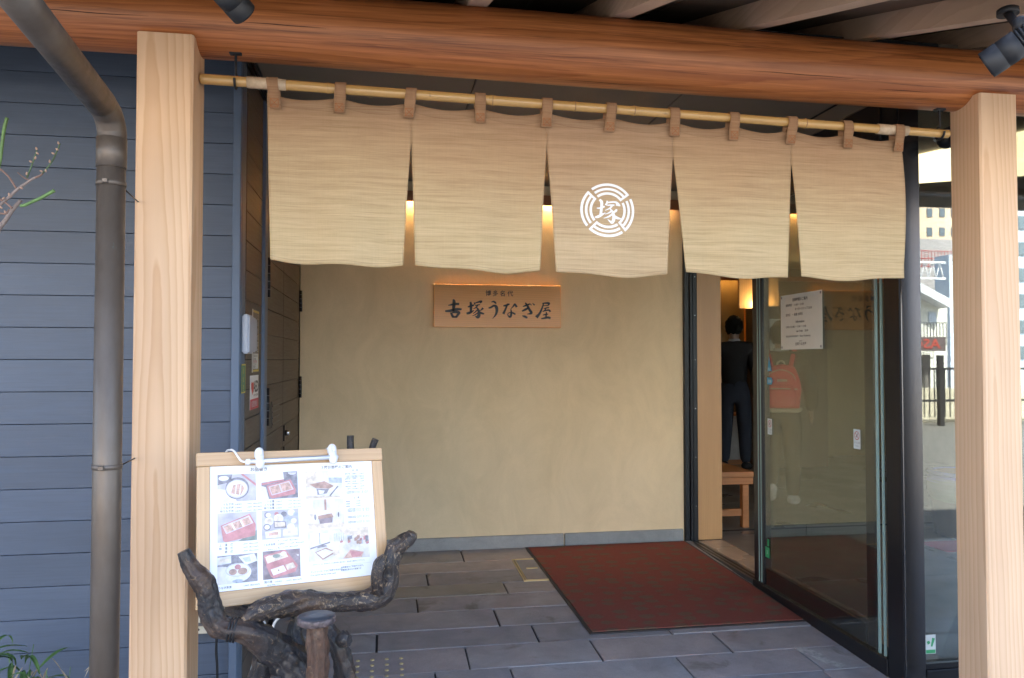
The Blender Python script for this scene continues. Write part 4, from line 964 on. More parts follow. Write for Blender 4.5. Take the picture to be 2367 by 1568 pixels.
def photo(r, bgm, shapes):
    bm = bmesh.new(); rect(bm, *r, bgm, 0); g = sub(bm, r, None); w, h = r[2]-r[0], r[3]-r[1]
    for i, s in enumerate(shapes):
        d = 1+i*.25
        if s[0] == 'e': u, v = g(s[1], s[2]); ell(bm, u, v, s[3]*w, s[4]*h, s[5], d, 24, *(s[6:] or (0,360)))
        else: poly(bm, [g(*p) for p in s[1]], s[2], d)
    o = link('menu_photo', done(bm), HAZY_PAL, ms, world=False); return o
rp1 = (-.2242,.0735,-.1156,.1535); rp2 = (-.1002,.0747,.0078,.1547); rp3 = (-.2244,-.0409,-.1148,.0416); rp4 = (-.101,-.0423,.0074,.0417); rp5 = (-.2246,-.1561,-.1146,-.0775); rp6 = (-.0997,-.1556,.0088,-.0756)
rq1 = (.0321,.0686,.1479,.1525); rq2 = (.0349,-.0229,.1481,.0648); rq3 = (.0339,-.1196,.2237,-.0263)
photo(rp1, 0, [('p',[(0,.62),(.34,.72),(.38,1),(0,1)],5),('e',.16,.86,.13,.09,3),('p',[(.0,.0),(.0,.5),(.3,.4),(.5,.0)],7),('e',.51,.48,.31,.40,5),('e',.50,.46,.28,.33,11),('e',.5,.47,.255,.29,3),
   ('p',[(.34,.30),(.60,.22),(.70,.48),(.60,.64),(.40,.60)],4),('p',[(.44,.26),(.47,.26),(.50,.62),(.47,.62)],3),('p',[(.55,.24),(.58,.23),(.62,.60),(.59,.61)],3),('p',[(.60,.98),(.66,1),(1,.62),(1,.52)],2)])
photo(rp2, 5, [('p',[(0,.62),(.62,.72),(.60,1),(0,1)],3),('p',[(0,.52),(.62,.66),(.62,.72),(0,.60)],2),('e',.85,.97,.12,.1,11,180,360),('p',[(0,0),(.2,0),(.12,.45),(0,.5)],7),('p',[(.14,.50),(.80,.70),(.94,.32),(.92,.14),(.28,.02),(.22,.10)],2),('p',[(.19,.46),(.76,.64),(.88,.32),(.28,.13)],11),
   ('p',[(.21,.44),(.47,.53),(.54,.24),(.29,.16)],4),('p',[(.50,.54),(.75,.61),(.85,.33),(.57,.25)],4)])
photo(rp3, 0, [('p',[(.5,0),(1,0),(1,.35)],10),('p',[(.08,.58),(.82,.93),(.97,.55),(.95,.16),(.20,.0),(.14,.06)],2),('p',[(.12,.56),(.80,.87),(.91,.60),(.22,.28)],11),('p',[(.15,.54),(.79,.82),(.87,.60),(.24,.32)],4),('p',[(.33,.62),(.37,.64),(.46,.41),(.42,.39)],3),('p',[(.56,.72),(.6,.74),(.68,.50),(.64,.48)],3)])
sh = [('e',x,y,a,a*1.15,c) for x, y, a, c in ((.16,.84,.09,5),(.18,.84,.07,3),(.40,.86,.06,2),(.60,.84,.08,5),(.80,.88,.10,3),(.92,.8,.07,8),(.2,.62,.12,3),(.45,.7,.13,3),(.72,.64,.10,8),(.14,.42,.10,5),(.14,.42,.07,3),(.86,.58,.08,3),(.78,.38,.10,3),(.40,.70,.08,6),(.2,.62,.07,6))]
sh += [('p',[(.31,.62),(.64,.58),(.66,.36),(.33,.36)],5),('p',[(.34,.58),(.62,.55),(.63,.40),(.35,.41)],6),('p',[(.08,.26),(.50,.32),(.50,.04),(.10,.04)],3),('p',[(.18,.22),(.43,.24),(.43,.13),(.18,.12)],4),('p',[(.56,.30),(.95,.34),(.97,.08),(.56,.08)],3),('p',[(.63,.24),(.90,.26),(.9,.14),(.63,.14)],6)]
photo(rp4, 0, sh)
photo(rp5, 5, [('p',[(0,0),(.45,0),(.22,.6),(0,.62)],7),('p',[(0,.68),(.34,.72),(.34,.98),(0,.94)],7),('p',[(.05,.75),(.30,.78),(.28,.90),(.05,.88)],6),('p',[(.52,.92),(.92,.99),(1,.72),(.70,.60)],3),('p',[(.62,.86),(.80,.90),(.84,.72),(.70,.70)],8),('e',.50,.36,.34,.34,3),('e',.50,.46,.31,.24,11),('e',.5,.46,.28,.2,3),('e',.38,.40,.10,.11,9),('e',.62,.40,.12,.12,9),('e',.5,.56,.08,.09,2),('e',.5,.07,.14,.06,8)])
photo(rp6, 1, [('p',[(.02,.85),(.60,1),(.76,.72),(.10,.48)],2),('p',[(.06,.80),(.58,.93),(.68,.74),(.12,.56)],6),('e',.17,.74,.08,.10,3),('e',.36,.80,.10,.07,10),('e',.55,.86,.08,.08,3),('p',[(.08,.50),(.76,.72),(.93,.40),(.86,.18),(.28,.02),(.2,.10)],2),('p',[(.20,.34),(.54,.45),(.62,.24),(.27,.12)],3),('p',[(.58,.46),(.80,.52),(.87,.34),(.65,.26)],6),('e',.41,.29,.025,.03,9),('p',[(.9,.8),(.97,.78),(.94,.72)],3)])
photo(rq1, 7, [('p',[(0,.42),(.3,.45),(.3,1),(0,1)],6),('p',[(.3,.62),(.42,.62),(.42,.95),(.3,.95)],3),('p',[(.62,.55),(.98,.52),(.98,.72),(.62,.74)],8),('p',[(.62,.74),(1,.72),(1,1),(.6,1)],3),('p',[(.10,.52),(.50,.62),(.76,.42),(.62,.33),(.25,.38)],9),('p',[(.28,.36),(.62,.32),(.55,.16),(.30,.12)],5),('p',[(.33,.30),(.50,.27),(.46,.16),(.35,.15)],3),('p',[(.06,.40),(.24,.38),(.30,.24),(.10,.28)],3),('p',[(.65,.06),(.88,.40),(.85,.42),(.62,.08)],5),('p',[(0,0),(1,0),(1,.04),(0,.1)],6)])
photo(rq2, 7, [('p',[(0,.1),(.16,.55),(.16,1),(0,1)],3),('p',[(0,.30),(.2,.5),(.2,.55),(0,.5)],6),('p',[(0,0),(1,0),(1,.15),(0,.2)],6),('p',[(.46,.62),(.52,.62),(.52,1),(.46,1)],9),('p',[(.28,.44),(.66,.50),(.70,.36),(.28,.32)],9),('p',[(.30,.33),(.68,.36),(.66,.18),(.32,.16)],1),('p',[(.16,.26),(.29,.30),(.27,.22),(.15,.18)],3),('p',[(.70,.30),(.88,.26),(.88,.20),(.70,.22)],3),('e',.2,.40,.03,.1,5),('e',.84,.44,.02,.09,5)])
sh = [('p',[(0,.85),(.4,.92),(1,.98),(1,1),(0,1)],7),('p',[(.55,.80),(1,.62),(1,.98),(.5,.98)],6),('p',[(.03,.42),(.34,.58),(.34,.88),(.03,.92)],3),('p',[(.18,.55),(.19,.55),(.19,.9),(.18,.9)],5),('p',[(.03,.40),(.35,.56),(.35,.60),(.03,.45)],5),('p',[(.10,.30),(.28,.42),(.46,.25),(.22,.04)],9),('p',[(.12,.29),(.27,.38),(.40,.26),(.23,.09)],3),('p',[(.14,.42),(.30,.46),(.28,.5),(.14,.50)],5),('p',[(.38,.30),(.48,.34),(.50,.18),(.40,.14)],6),('p',[(.55,.02),(.68,.30),(.90,.18),(.86,.02)],4),('p',[(.66,.26),(.88,.16),(.84,.06),(.70,.04)],2)]
rq = random.Random(5)
for i in range(22): x, y = .5+.46*rq.random(), .42+.22*rq.random(); sh.append(('p',[(x,y),(x+.045,y+.02),(x+.045,y+.13),(x,y+.11)], rq.choice((9,2,4,5,8))))
for i in range(5): x = .40+.035*i; sh.append(('p',[(x,.60),(x+.022,.60),(x+.022,.86),(x,.84)],3)); sh.append(('p',[(x+.022,.58),(x+.028,.58),(x+.028,.86),(x+.022,.86)],8))
photo(rq3, 7, sh)
bm = bmesh.new()
def T(s, u, v, z, a='LEFT', b=.012): text_bm(bm, s, z, lambda x, y: F(u+x, v+y, 1), a, bold=b)
T('お品書き', -.1065, .1600, .0130, 'CENTER'); T('３階お部屋のご案内', .130, .1585, .0112, 'CENTER')
for i, n_ in enumerate(('うなぎ丼','上うなぎ丼','特うなぎ丼')): T(n_, -.2180+(.008 if i == 0 else 0), .0635-.0098*i, .0078); T('（お吸物付）……2,300円（税込2,484円）', -.1800, .0635-.0098*i, .0046)
for i, n_ in enumerate(('うな重','上うな重','特うな重')): T(n_, -.0940+(.008 if i == 0 else 0), .0650-.0098*i, .0078); T('（お吸物付）………3,060円（税込3,300円）', -.0620, .0650-.0098*i, .0042)
for i, n_ in enumerate(('上　蒲　焼','特　蒲　焼','　　素　焼')): T(n_, -.2205, -.0510-.0098*i, .0078); T('2,450円（税込2,646円）', -.1560, -.0510-.0098*i, .0046)
T('うなぎ会席', -.0985, -.0600, .0072); 
for i, n_ in enumerate(('　梅','（お吸物付）','　松')): T(n_+'…… 5,100円（税込5,508円）', -.0600, -.0505-.0095*i, .0046)
T('●写真は梅でございます', -.085, -.0730, .0034)
T('うなぎ茶漬', -.2225, -.1680, .0072); T('1,940円（税込2,095円）', -.1540, -.1670, .0046)
T('蒲の穂', -.0970, -.1655, .0078); T('（お吸物付）……3,670円（税込3,963円）', -.0700, -.1655, .0046); T('●写真の料理は一例です', -.088, -.1728, .0034)
for v, s in ((.1480,'和　室'),(.0620,'広　間')): T(s, .190, v, .0062, 'CENTER')
for i in range(4): T('●椅子席　２名様～……5,000円', .1560, (.138,.122,.114,.098)[i], .0044); 
for v in (.131,.127,.107,.091): T('お部屋のご利用は事前にご予約下さい', .1600, v, .0036)
for i in range(3): T('●掘席　……　10,000円', .1560, .0520-.0075*i, .0044)
for v in (.082,.078,.029,.025,.021,.006,.002,-.010,-.014): T('ご利用料金は別途いただきます　詳しくは係まで', .1570, v, .0034)
T('このほかに土・日・祝日はサービス料を申し受けます　混み合う場合はご了承下さい', .040, -.1290, .0044)
T('クレジットカードはご利用できません。', .0375, -.1500, .0058); T('(You cannot use the credit card)', .0375, -.1590, .0058); T('当店宴会のご予約承ります。', .130, -.1450, .0058); T('全室禁煙席のみの営業です', .130, -.1530, .0054)
link('menu_print', done(bm), INKG, ms, world=False)
bm = bmesh.new(); 
for v in (-.1365,): rect(bm, .035, v, .226, v+.0005, 0, 1)
link('ruled_line', done(bm), HAZY_PAL[0], ms, world=False)
bl = thing('board_lamp', 'slim white picture lamp clipped to the top of the menu board with two clips', 'lamp', (-.261,2.401,.81), tuple(Mb.to_euler()))
bx_ = lambda n, a, b, m, bev=.002: box(n, a, b, m, bl, bev=bev, world=False)
pipe('tube', [(-.138,-.022,.1845,.0072),(.128,-.022,.1905,.0072)], plain('lamp_tube', (.70,.71,.74), .15, spec=.7, var=.02), bl, world=False, seg=4, smooth=False)
bx_('end_cap', (-.150,-.030,.176), (-.137,-.014,.192), WHITEP)
for u, v in ((-.108,.200),(.114,.206)):
    pipe('clip', [(u,-.006,v+.024,.006),(u,-.010,v+.018,.0125),(u,-.014,v+.002,.0130),(u,-.018,v-.010,.0125),(u,-.020,v-.018,.0140),(u,-.020,v-.030,.0110),(u,-.018,v-.034,.006)], WHITEP, bl, world=False, seg=16)
    pipe('clip_knob', [(u-.003,-.034,v+.006,.006),(u-.003,-.040,v+.006,.005)], WHITEP, bl, world=False, seg=10, smooth=False)
    bx_('clip_jaw', (u-.013,-.012,v-.004), (u+.013,.034,v+.020), WHITEP, .004)
pipe('lamp_cord', [(-.150,-.022,.184,.0030),(-.162,-.022,.188,.0030),(-.172,-.020,.203,.0030),(-.180,-.012,.219,.0030),(-.188,.010,.2265,.0030),(-.196,.040,.215,.0030),(-.20,.05,.10,.0030),(-.15,.055,-.10,.0030),(-.08,.04,-.30,.0030)], WHITEP, bl, world=False, seg=8)

# ------------------------------------------------------------------ driftwood stand
dw = thing('driftwood_stand', 'dark lacquered driftwood stand with forked branches carrying the menu board', 'stand', (-.2, 2.25, gz(2.25)))
def rz6(r, Y): return r*.3993/1.0815*Y*.94/1775
def br6(name, pts, mat, bump=.12, bs=34, n=9, seg=30):
    P = []
    for x, y, r, Y in pts: p = z6(x, y, Y); P.append((p.x, p.y, p.z, rz6(r, Y)))
    return pipe(name, P, mat, dw, bump=bump, bs=bs, n=n, seg=seg, ridge=.02 if name == 'twig' else .28)
gy = gz(2.2)
br6('left_branch', [(45,770,37,2.19),(80,840,44,2.19),(120,900,50,2.19),(165,950,66,2.19),(200,1020,60,2.19),(215,1090,58,2.19),(232,1170,62,2.19),(262,1235,66,2.19),(325,1262,62,2.19),(420,1262,72,2.19),(500,1300,86,2.20),(590,1370,92,2.22),(680,1430,100,2.24),(760,1520,100,2.24),(800,1640,90,2.24),(810,1800,85,2.24)], DRIFT_L if False else DRIFT, .12)
for k in range(3): 
    c = z6(336+10*k, 1262, 2.19); r = rz6(68+3*k, 2.19)
    pipe('binding_wire', [(c.x+.35*r*math.sin(a)*.5+.004*k, c.y+r*math.cos(a), c.z+r*math.sin(a), .0028) for a in [R(q) for q in range(0, 361, 24)]], BLACKP, dw, seg=6, n=2)
br6('cross_branch', [(395,1222,16,2.19),(450,1188,40,2.20),(540,1140,62,2.22),(640,1112,66,2.25),(760,1092,74,2.28),(900,1090,60,2.31),(1020,1090,54,2.34),(1120,1082,62,2.36),(1230,1062,76,2.38),(1300,1010,72,2.40),(1335,930,56,2.41),(1345,850,52,2.41),(1375,765,56,2.42),(1420,720,52,2.42),(1465,678,44,2.43),(1478,650,28,2.43)], DRIFT_L, .08, 26, 9, 34)
br6('front_knob', [(1275,1050,34,2.37),(1258,985,40,2.345),(1260,910,42,2.335),(1282,840,40,2.34),(1305,795,16,2.35)], DRIFT_L, .08)
br6('front_trunk', [(885,1215,60,2.13),(885,1300,64,2.13),(892,1420,68,2.13),(885,1560,70,2.13),(878,1700,78,2.13),(870,1900,84,2.13),(868,2130,95,2.13)], DRIFT_B, .06, 16)
c = z6(880,1190,2.13); rr_ = rz6(122,2.13)
link('round_seat', done(lathe(bmesh.new(), [(rr_*.95,-.012),(rr_,-.010),(rr_*1.0,.004),(rr_*.98,.006),(rr_*.9,.0062)], c, 36)), plain('seat_rim', (.10,.075,.075), .5, var=.8, scale=70, bump=.5), dw)
link('seat_top', done(lathe(bmesh.new(), [(rr_*.90,.006),(rr_*.90,.0075),(rr_*.3,.0078)], c, 36)), plain('seat_top', (.035,.04,.05), .4, bump=.3), dw)
br6('rear_limb', [(770,1150,34,2.32),(755,1230,42,2.32),(745,1300,46,2.31),(770,1400,60,2.30),(800,1560,70,2.29),(790,1800,70,2.30),(760,2060,60,2.32)], DRIFT)
br6('right_leg', [(935,1190,26,2.25),(965,1270,42,2.25),(1010,1350,56,2.24),(1045,1450,58,2.24),(1065,1560,62,2.24),(1085,1700,62,2.24),(1110,1900,60,2.24),(1130,2090,56,2.24)], DRIFT, .10)
br6('burl', [(1010,1320,20,2.20),(1045,1325,48,2.19),(1085,1330,30,2.18)], DRIFT, .2)
br6('twig', [(1092,47,22,2.64),(1092,110,23,2.64),(1100,260,26,2.63),(1130,520,28,2.60),(1180,800,32,2.53),(1220,1040,36,2.43)], DRIFT, .04)
br6('twig', [(1250,68,22,2.66),(1228,130,22,2.66),(1200,300,26,2.65),(1190,560,28,2.62),(1195,820,32,2.55),(1205,1040,34,2.43)], DRIFT, .04)
br6('left_stub', [(470,1180,46,2.28),(380,1150,40,2.33),(320,1140,24,2.36)], DRIFT, .1)
br6('left_foot', [(560,1440,60,2.26),(480,1640,60,2.3),(400,1850,55,2.34),(340,2060,50,2.36)], DRIFT, .1)
# a pale plank prop leaning behind the stand
pp = thing('pale_plank', 'pale grey plank leaning behind the driftwood stand', 'plank', tuple(z6(480,1560,2.5)))
a, b = z6(530,1400,2.52), z6(420,1800,2.42)
bm = bmesh.new(); w = Vector((.016,0,0)); d = Vector((0,.012,0))
v = [bm.verts.new(p) for p in (b-w-d, b+w-d, b+w+d, b-w+d, a-w-d, a+w-d, a+w+d, a-w+d)]
for f_ in ((0,3,2,1),(4,5,6,7),(0,1,5,4),(1,2,6,5),(2,3,7,6),(3,0,4,7)): bm.faces.new([v[i] for i in f_])
link('plank', done(bm), plain('pale_plank_paint', (.36,.38,.40), .6), pp)
cd = [z6(660,1175,2.55), z6(620,1215,2.55), z6(592,1290,2.54), z6(560,1370,2.5), z6(545,1470,2.48), z6(552,1568,2.45), z6(575,1800,2.4)]
tag(pipe('power_cord', [(*p, .0042) for p in cd], WHITEP, None, seg=8), 'white power cord looping down behind the driftwood stand', 'cord')
cd = [z6(255,1300,3.16), z6(252,1400,3.16), z6(258,1500,3.16), z6(256,1700,3.16)]
tag(pipe('black_cable', [(*p, .005) for p in cd], BLACKP, None, seg=8), 'black cable running down the siding wall behind the stand', 'cable')
cd = [z6(330,1090,2.9), z6(335,1140,2.9), z6(320,1190,2.9), z6(300,1230,2.95), z6(270,1270,3.1), z6(256,1300,3.155)]
tag(pipe('black_cable', [(*p, .004) for p in cd], BLACKP, None, seg=8), 'thin black cable from the menu board back to the siding wall', 'cable')
ob = thing('outlet_box', 'cream weatherproof outlet box on the siding wall behind the left post', 'outlet box', (-.69, 3.15, .32))
box('cover', (-.80,3.125,.292), (-.612,3.188,.385), CREAM, ob, bev=.004); box('base', (-.80,3.140,.245), (-.612,3.188,.278), CREAM, ob, bev=.002); box('shelf', (-.80,3.128,.279), (-.612,3.188,.290), ALU, ob)
for x in (-.705,-.665): link('plug_hole', done(lathe(bmesh.new(), [(.005,0),(.004,.002)], (0,0,0), 10, Matrix.Translation((x,3.1395,.262)) @ Matrix.Rotation(R(90),4,'X'))), BLACKM, ob)

# ------------------------------------------------------------------ notices and box on the recess side wall
def onS(Y, Z, d=0): return lambda u, v: (XS+.0012+d, Y+u, Z+v)
ib = thing('intercom_box', 'two pale grey plastic housings on the recess side wall next to the corner', 'box', (XS, 3.33, 1.41))
GREYP = plain('grey_plastic', (.36,.40,.47), .5, var=.03)
box('housing', (XS+.0005,3.200,1.325), (XS+.030,3.315,1.482), GREYP, ib, bev=.006); box('housing', (XS+.0005,3.318,1.332), (XS+.024,3.430,1.478), GREYP, ib, bev=.006)
YEL = plain('yellow_print', (.55,.40,.08), .5); NBR = plain('notice_brown', (.16,.13,.10), .5)
def wallnotice(name, label, Y0, Y1, Z0, Z1, backing, parts):
    t = thing(name, label, 'notice', (XS, (Y0+Y1)/2, (Z0+Z1)/2))
    bm = bmesh.new(); bx(bm, (XS+.0003,Y0,Z0), (XS+.0012,Y1,Z1)); link('sheet', done(bm), backing, t)
    for nm, m, fn in parts:
        bm = bmesh.new(); fn(bm); link(nm, done(bm), m, t)
    return t
fn0 = onS(3.44, 1.245, .0006)
def vtext(bm, s, size, u, v, f_, gap=1.15):
    for i, c in enumerate(s): text_bm(bm, c, size, lambda a, b, i=i: f_(u+a, v-size*gap*i+b), 'CENTER')
wallnotice('street_notice', 'tall narrow notice with yellow borders and vertical writing beside the grey housings', 3.44, 3.62, 1.245, 1.520, NBR,
  [('yellow_band', YEL, lambda bm: (card(bm, fn0, .02, .262, .18, .272), card(bm, fn0, .02, .003, .18, .012), card(bm, fn0, .172, .012, .179, .262))), ('white_field', PAPER2, lambda bm: (card(bm, fn0, .0, .0, .02, .275), card(bm, fn0, .03, .015, .165, .082))),
   ('print', STW, lambda bm: vtext(bm, 'この先営業中', .026, .145, .235, onS(3.44,1.245,.0012))), ('small_print', INK, lambda bm: [text_bm(bm, s, .012, lambda a, b, v=v: onS(3.44,1.245,.0014)(.036+a*1.2, v+b)) for s, v in (('駐車場のご案内',.068),('店の裏側に',.054),('ございます',.030),('係員まで',.018))]),
   ('red_print', INKR, lambda bm: text_bm(bm, '専用駐車場', .014, lambda a, b: onS(3.44,1.245,.0014)(.036+a*1.3, .042+b)))])
fn1 = onS(3.405, 1.085, .0006)
heart = [(.040,.055),(.020,.085),(.018,.105),(.028,.115),(.040,.108),(.052,.115),(.062,.105),(.060,.085)]
wallnotice('aed_sign', 'white AED sign with a red heart and a red band at its foot', 3.405, 3.620, 1.085, 1.232, plain('sign_white', (.72,.72,.70), .4, var=.02),
  [('red_band', plain('red_band', (.50,.05,.07), .5), lambda bm: card(bm, fn1, 0, 0, .215, .045)), ('heart', plain('red_heart', (.55,.07,.05), .5), lambda bm: bm.faces.new([bm.verts.new(fn1(a*1.5-.005, b+.006)) for a, b in heart])),
   ('letters', INK, lambda bm: (text_bm(bm, 'AED', .068, lambda a, b: fn1(.083+a*.95, .075+b), bold=.03), text_bm(bm, '自動体外式除細動器', .011, lambda a, b: fn1(.083+a*1.2, .056+b)))), ('band_print', STW, lambda bm: text_bm(bm, '設置施設', .03, lambda a, b: onS(3.405,1.085,.0012)(.03+a*1.3, .012+b)))])
fn2 = onS(3.200, 1.165, .0006)
wallnotice('green_plate', 'small green plate with yellow border and yellow writing at the wall corner', 3.200, 3.290, 1.165, 1.283, plain('plate_green', (.02,.16,.09), .4), [('border', YEL, lambda bm: (card(bm, fn2, 0, 0, .09, .006), card(bm, fn2, 0, .112, .09, .118), card(bm, fn2, .084, .006, .09, .112), card(bm, fn2, 0, .006, .006, .112))), ('print', YEL, lambda bm: vtext(bm, '消火栓', .03, .045, .08, fn2))])

# ------------------------------------------------------------------ spotlights and dome camera
def spot(label, tip, back, r, stem):
    t = thing('spotlight', label, 'spotlight', tuple(back), group='black spotlights under the eave')
    d = (back-tip).normalized(); L = (back-tip).length
    bm = bmesh.new(); tube(bm, [(*tip,r),(*(tip+d*.004),r*1.02),(*(tip+d*L*.28),r*1.02),(*(tip+d*L*.285),r*.985),(*(tip+d*L*.30),r*.985),(*(tip+d*L*.305),r*1.01),(*(tip+d*L*.6),r*1.01)], seg=32, smooth=False)
    link('head', done(bm), BLACKP, t)
    for k in range(5): q = L*(.62+.07*k); pipe('cooling_fin', [(*(tip+d*q),r*.99),(*(tip+d*(q+L*.035)),r*.99)], BLACKP, t, seg=28, smooth=False)
    pipe('core', [(*(tip+d*L*.6),r*.85),(*(tip+d*L),r*.85)], BLACKP, t, seg=24, smooth=False)
    pipe('lens', [(*(tip-d*.0015),r*.80),(*(tip+d*.001),r*.80)], plain('lens_dark', (.05,.04,.035), .15) if 'lens_dark' not in bpy.data.materials else bpy.data.materials['lens_dark'], t, seg=24, smooth=False)
    m = tip+d*L*.62; pipe('stem', [(*stem,.011),(m.x,m.y+.0,m.z+.03,.011),(m.x,m.y,m.z+.012,.014)], BLACKP, t, seg=12, n=4)
    link('joint', done(lathe(bmesh.new(), [(.012,-.02),(.019,-.01),(.019,.012),(.012,.02)], (m.x,m.y,m.z+.045), 16)), BLACKP, t)
    link('mount', done(lathe(bmesh.new(), [(.028,0),(.028,.016),(.022,.02)], (stem[0],stem[1],stem[2]-.004), 20)), BLACKP, t)
s0, s1 = at(565,33,2.02), at(478,-64,1.93)
spot('black spotlight hanging at the top left in front of the log beam', s0, s1, .0335, (s1.x+.02, s1.y+.04, sl(s1.y+.04)-.012))
s0, s1 = at(2279,152,1.80), at(2412,62,1.70)
spot('black spotlight hanging from a rafter end at the top right', s0, s1, .0375, (at(2343,34,1.86).x, 1.88, sl(1.88)-.012))
dc = thing('dome_camera', 'small dark dome security camera behind the right post', 'camera', (2.305, 2.84, 2.25))
link('housing', done(lathe(bmesh.new(), [(.030,.028),(.046,.022),(.050,.0),(.048,-.006)], (2.305,2.84,2.225), 28)), plain('camera_grey', (.25,.25,.25), .4), dc)
link('dome', done(lathe(bmesh.new(), [(.040,-.006),(.038,-.02),(.030,-.034),(.015,-.043),(.003,-.045)], (2.305,2.84,2.225), 28)), BLACKM, dc)
box('bracket', (2.29,2.712,2.245), (2.32,2.85,2.262), BLACKM, dc); 

# ------------------------------------------------------------------ plants at the left edge
def zb(x, y, Y): return at(x*.255/1.0815, (240+y*.255)/1.0815, Y)
pl = thing('plum_shrub', 'pruned bare plum shrub with green and brown twigs in front of the siding wall', 'shrub', (-1.36, 2.45, gz(2.45)))
TWB = plain('brown_twig', (.22,.13,.10), .7, var=.35, scale=60, bump=.5, bscale=150); TWG = plain('green_twig', (.11,.20,.06), .55, var=.3, scale=40); TWD = plain('dark_green_twig', (.07,.12,.055), .6, var=.4, scale=60); BARK = plain('grey_bark', (.24,.19,.17), .85, var=.45, scale=40, bump=.6, bscale=90)
rb_ = .255/1.0815*2.4/1775*1.05
def tw(name, pts, mat, Y=2.40, ext=None):
    P = [(*zb(x, y, Y), r*rb_) for x, y, r in pts]
    if ext: P = ext+P
    o = pipe(name, P, mat, pl, seg=9, n=5, bump=.08, bs=90); return o, P
tw('trunk', [(-60,1420,20),(0,1290,19),(60,1210,19),(110,1130,18),(160,1070,16),(205,1020,15)], BARK, 2.40, [(-1.36,2.45,gz(2.45)-.03,.03),(-1.40,2.44,.5,.026),(-1.33,2.42,1.1,.018)])
tw('cut_shoot', [(200,1078,11),(250,1068,13),(310,1040,13),(400,1000,14),(470,962,14),(535,925,15)], TWG, 2.36)
tw('branch', [(-60,1130,14),(0,1070,12),(80,1000,13),(170,915,12),(250,860,11),(300,825,10),(345,800,10)], BARK, 2.38)
tw('twig', [(340,803,9),(395,780,8),(420,755,7)], TWB, 2.38); o1, P1 = tw('twig', [(415,758,8),(460,710,7),(510,640,7),(550,560,6.5),(590,465,6)], TWD, 2.38)
tw('twig', [(290,825,6),(235,800,5),(172,748,4)], TWB, 2.38); o2, P2 = tw('twig', [(265,800,7),(300,710,6.5),(335,615,6.5),(365,520,6)], TWD, 2.38)
tw('twig', [(165,915,8),(100,810,8),(60,765,7),(0,715,8),(-50,690,8)], TWB, 2.38)
tw('cut_shoot', [(-30,760,13),(0,640,14),(20,480,14),(42,320,14),(70,212,14)], TWG, 2.42)
tw('twig', [(-40,990,9),(0,1015,9),(60,1050,8),(120,1100,8)], TWB, 2.38); tw('twig', [(-40,1155,9),(0,1150,8),(60,1152,8),(90,1110,6)], TWB, 2.37)
bud = lathe(bmesh.new(), [(.0012,-.003),(.0030,0),(.0024,.004),(.0006,.0065)], seg=8); bme_ = done(bud); bme_.materials.append(plain('bud', (.42,.27,.20), .7))
for x, y in [(360,520),(370,565),(345,612),(305,645),(262,765),(575,465),(525,565),(487,645),(410,740),(450,737),(565,525),(215,905),(90,970),(30,1005),(15,1095),(55,1140)]:
    o = bpy.data.objects.new('bud', bme_); col.objects.link(o); o.parent = pl; o.location = INV[pl.name] @ zb(x, y, 2.372); o.rotation_euler = (0, random.uniform(-1.2,1.2), 0)
LEAFG = plain('bamboo_leaf', (.07,.14,.035), .5, var=.3, scale=50, objvar=.3); LEAFT = plain('dry_leaf', (.36,.29,.20), .8, var=.25, scale=50)
def leafmesh(L, w, droop, mat):
    bm = bmesh.new(); prev = None
    for i in range(8):
        t = i/7; y = L*t*math.cos(droop*t); z = L*t*math.sin(.6)-droop*L*t*t*.8; ww = w*math.sin(math.pi*min(1,.08+t*.92))**.7
        c = (bm.verts.new((-ww,y,z+ww*.3)), bm.verts.new((0,y,z)), bm.verts.new((ww,y,z+ww*.3)))
        if prev: bm.faces.new((prev[0],prev[1],c[1],c[0])); bm.faces.new((prev[1],prev[2],c[2],c[1]))
        prev = c
    m = done(bm); m.materials.append(mat); return m
lm = [leafmesh(.13,.009,.5,LEAFG), leafmesh(.16,.008,1.0,LEAFG), leafmesh(.07,.004,.2,LEAFT), leafmesh(.05,.0035,.1,LEAFT)]
def dwarf(label, cx, cy, ztop, n, spread, seed, dry=.3):
    t = thing('dwarf_bamboo', label, 'plant', (cx, cy, gz(cy)), group='dwarf bamboo along the foot of the siding wall'); q = random.Random(seed)
    for i in range(n):
        x, y = cx+q.uniform(-spread,spread), cy+q.uniform(-.08,.08); zt = ztop*q.uniform(.55,1)
        s = pipe('stem', [(x,y,gz(cy),.002),(x+q.uniform(-.02,.02),y,gz(cy)+(zt-gz(cy))*.5,.0017),(x+q.uniform(-.04,.04),y+q.uniform(-.03,.03),zt,.0012)], TWG, t, seg=5, n=2)
        top = Vector((x, y, zt))
        for k in range(3 if dry < .6 else 2):
            o = bpy.data.objects.new('leaf', q.choice(lm[:2] if q.random() > dry else lm[2:])); col.objects.link(o); o.parent = t
            o.location = INV[t.name] @ (top-Vector((0,0,.02*k))); o.rotation_euler = (q.uniform(-.2,.7), 0, q.uniform(0,6.28))
c = at(15,1568,2.75); dwarf('leafy green dwarf bamboo clump in the bottom left corner', c.x-.04, 2.75, c.z+.075, 26, .14, 2)
c = at(118,1568,2.85); dwarf('mostly dry dwarf bamboo shoots left of the rain pipe', c.x+.0, 2.85, c.z+.035, 9, .07, 5, .8)
c = at(200,1568,2.7); dwarf('few dry dwarf bamboo shoots close beside the rain pipe', c.x, 2.70, c.z+.02, 4, .04, 9, .9)

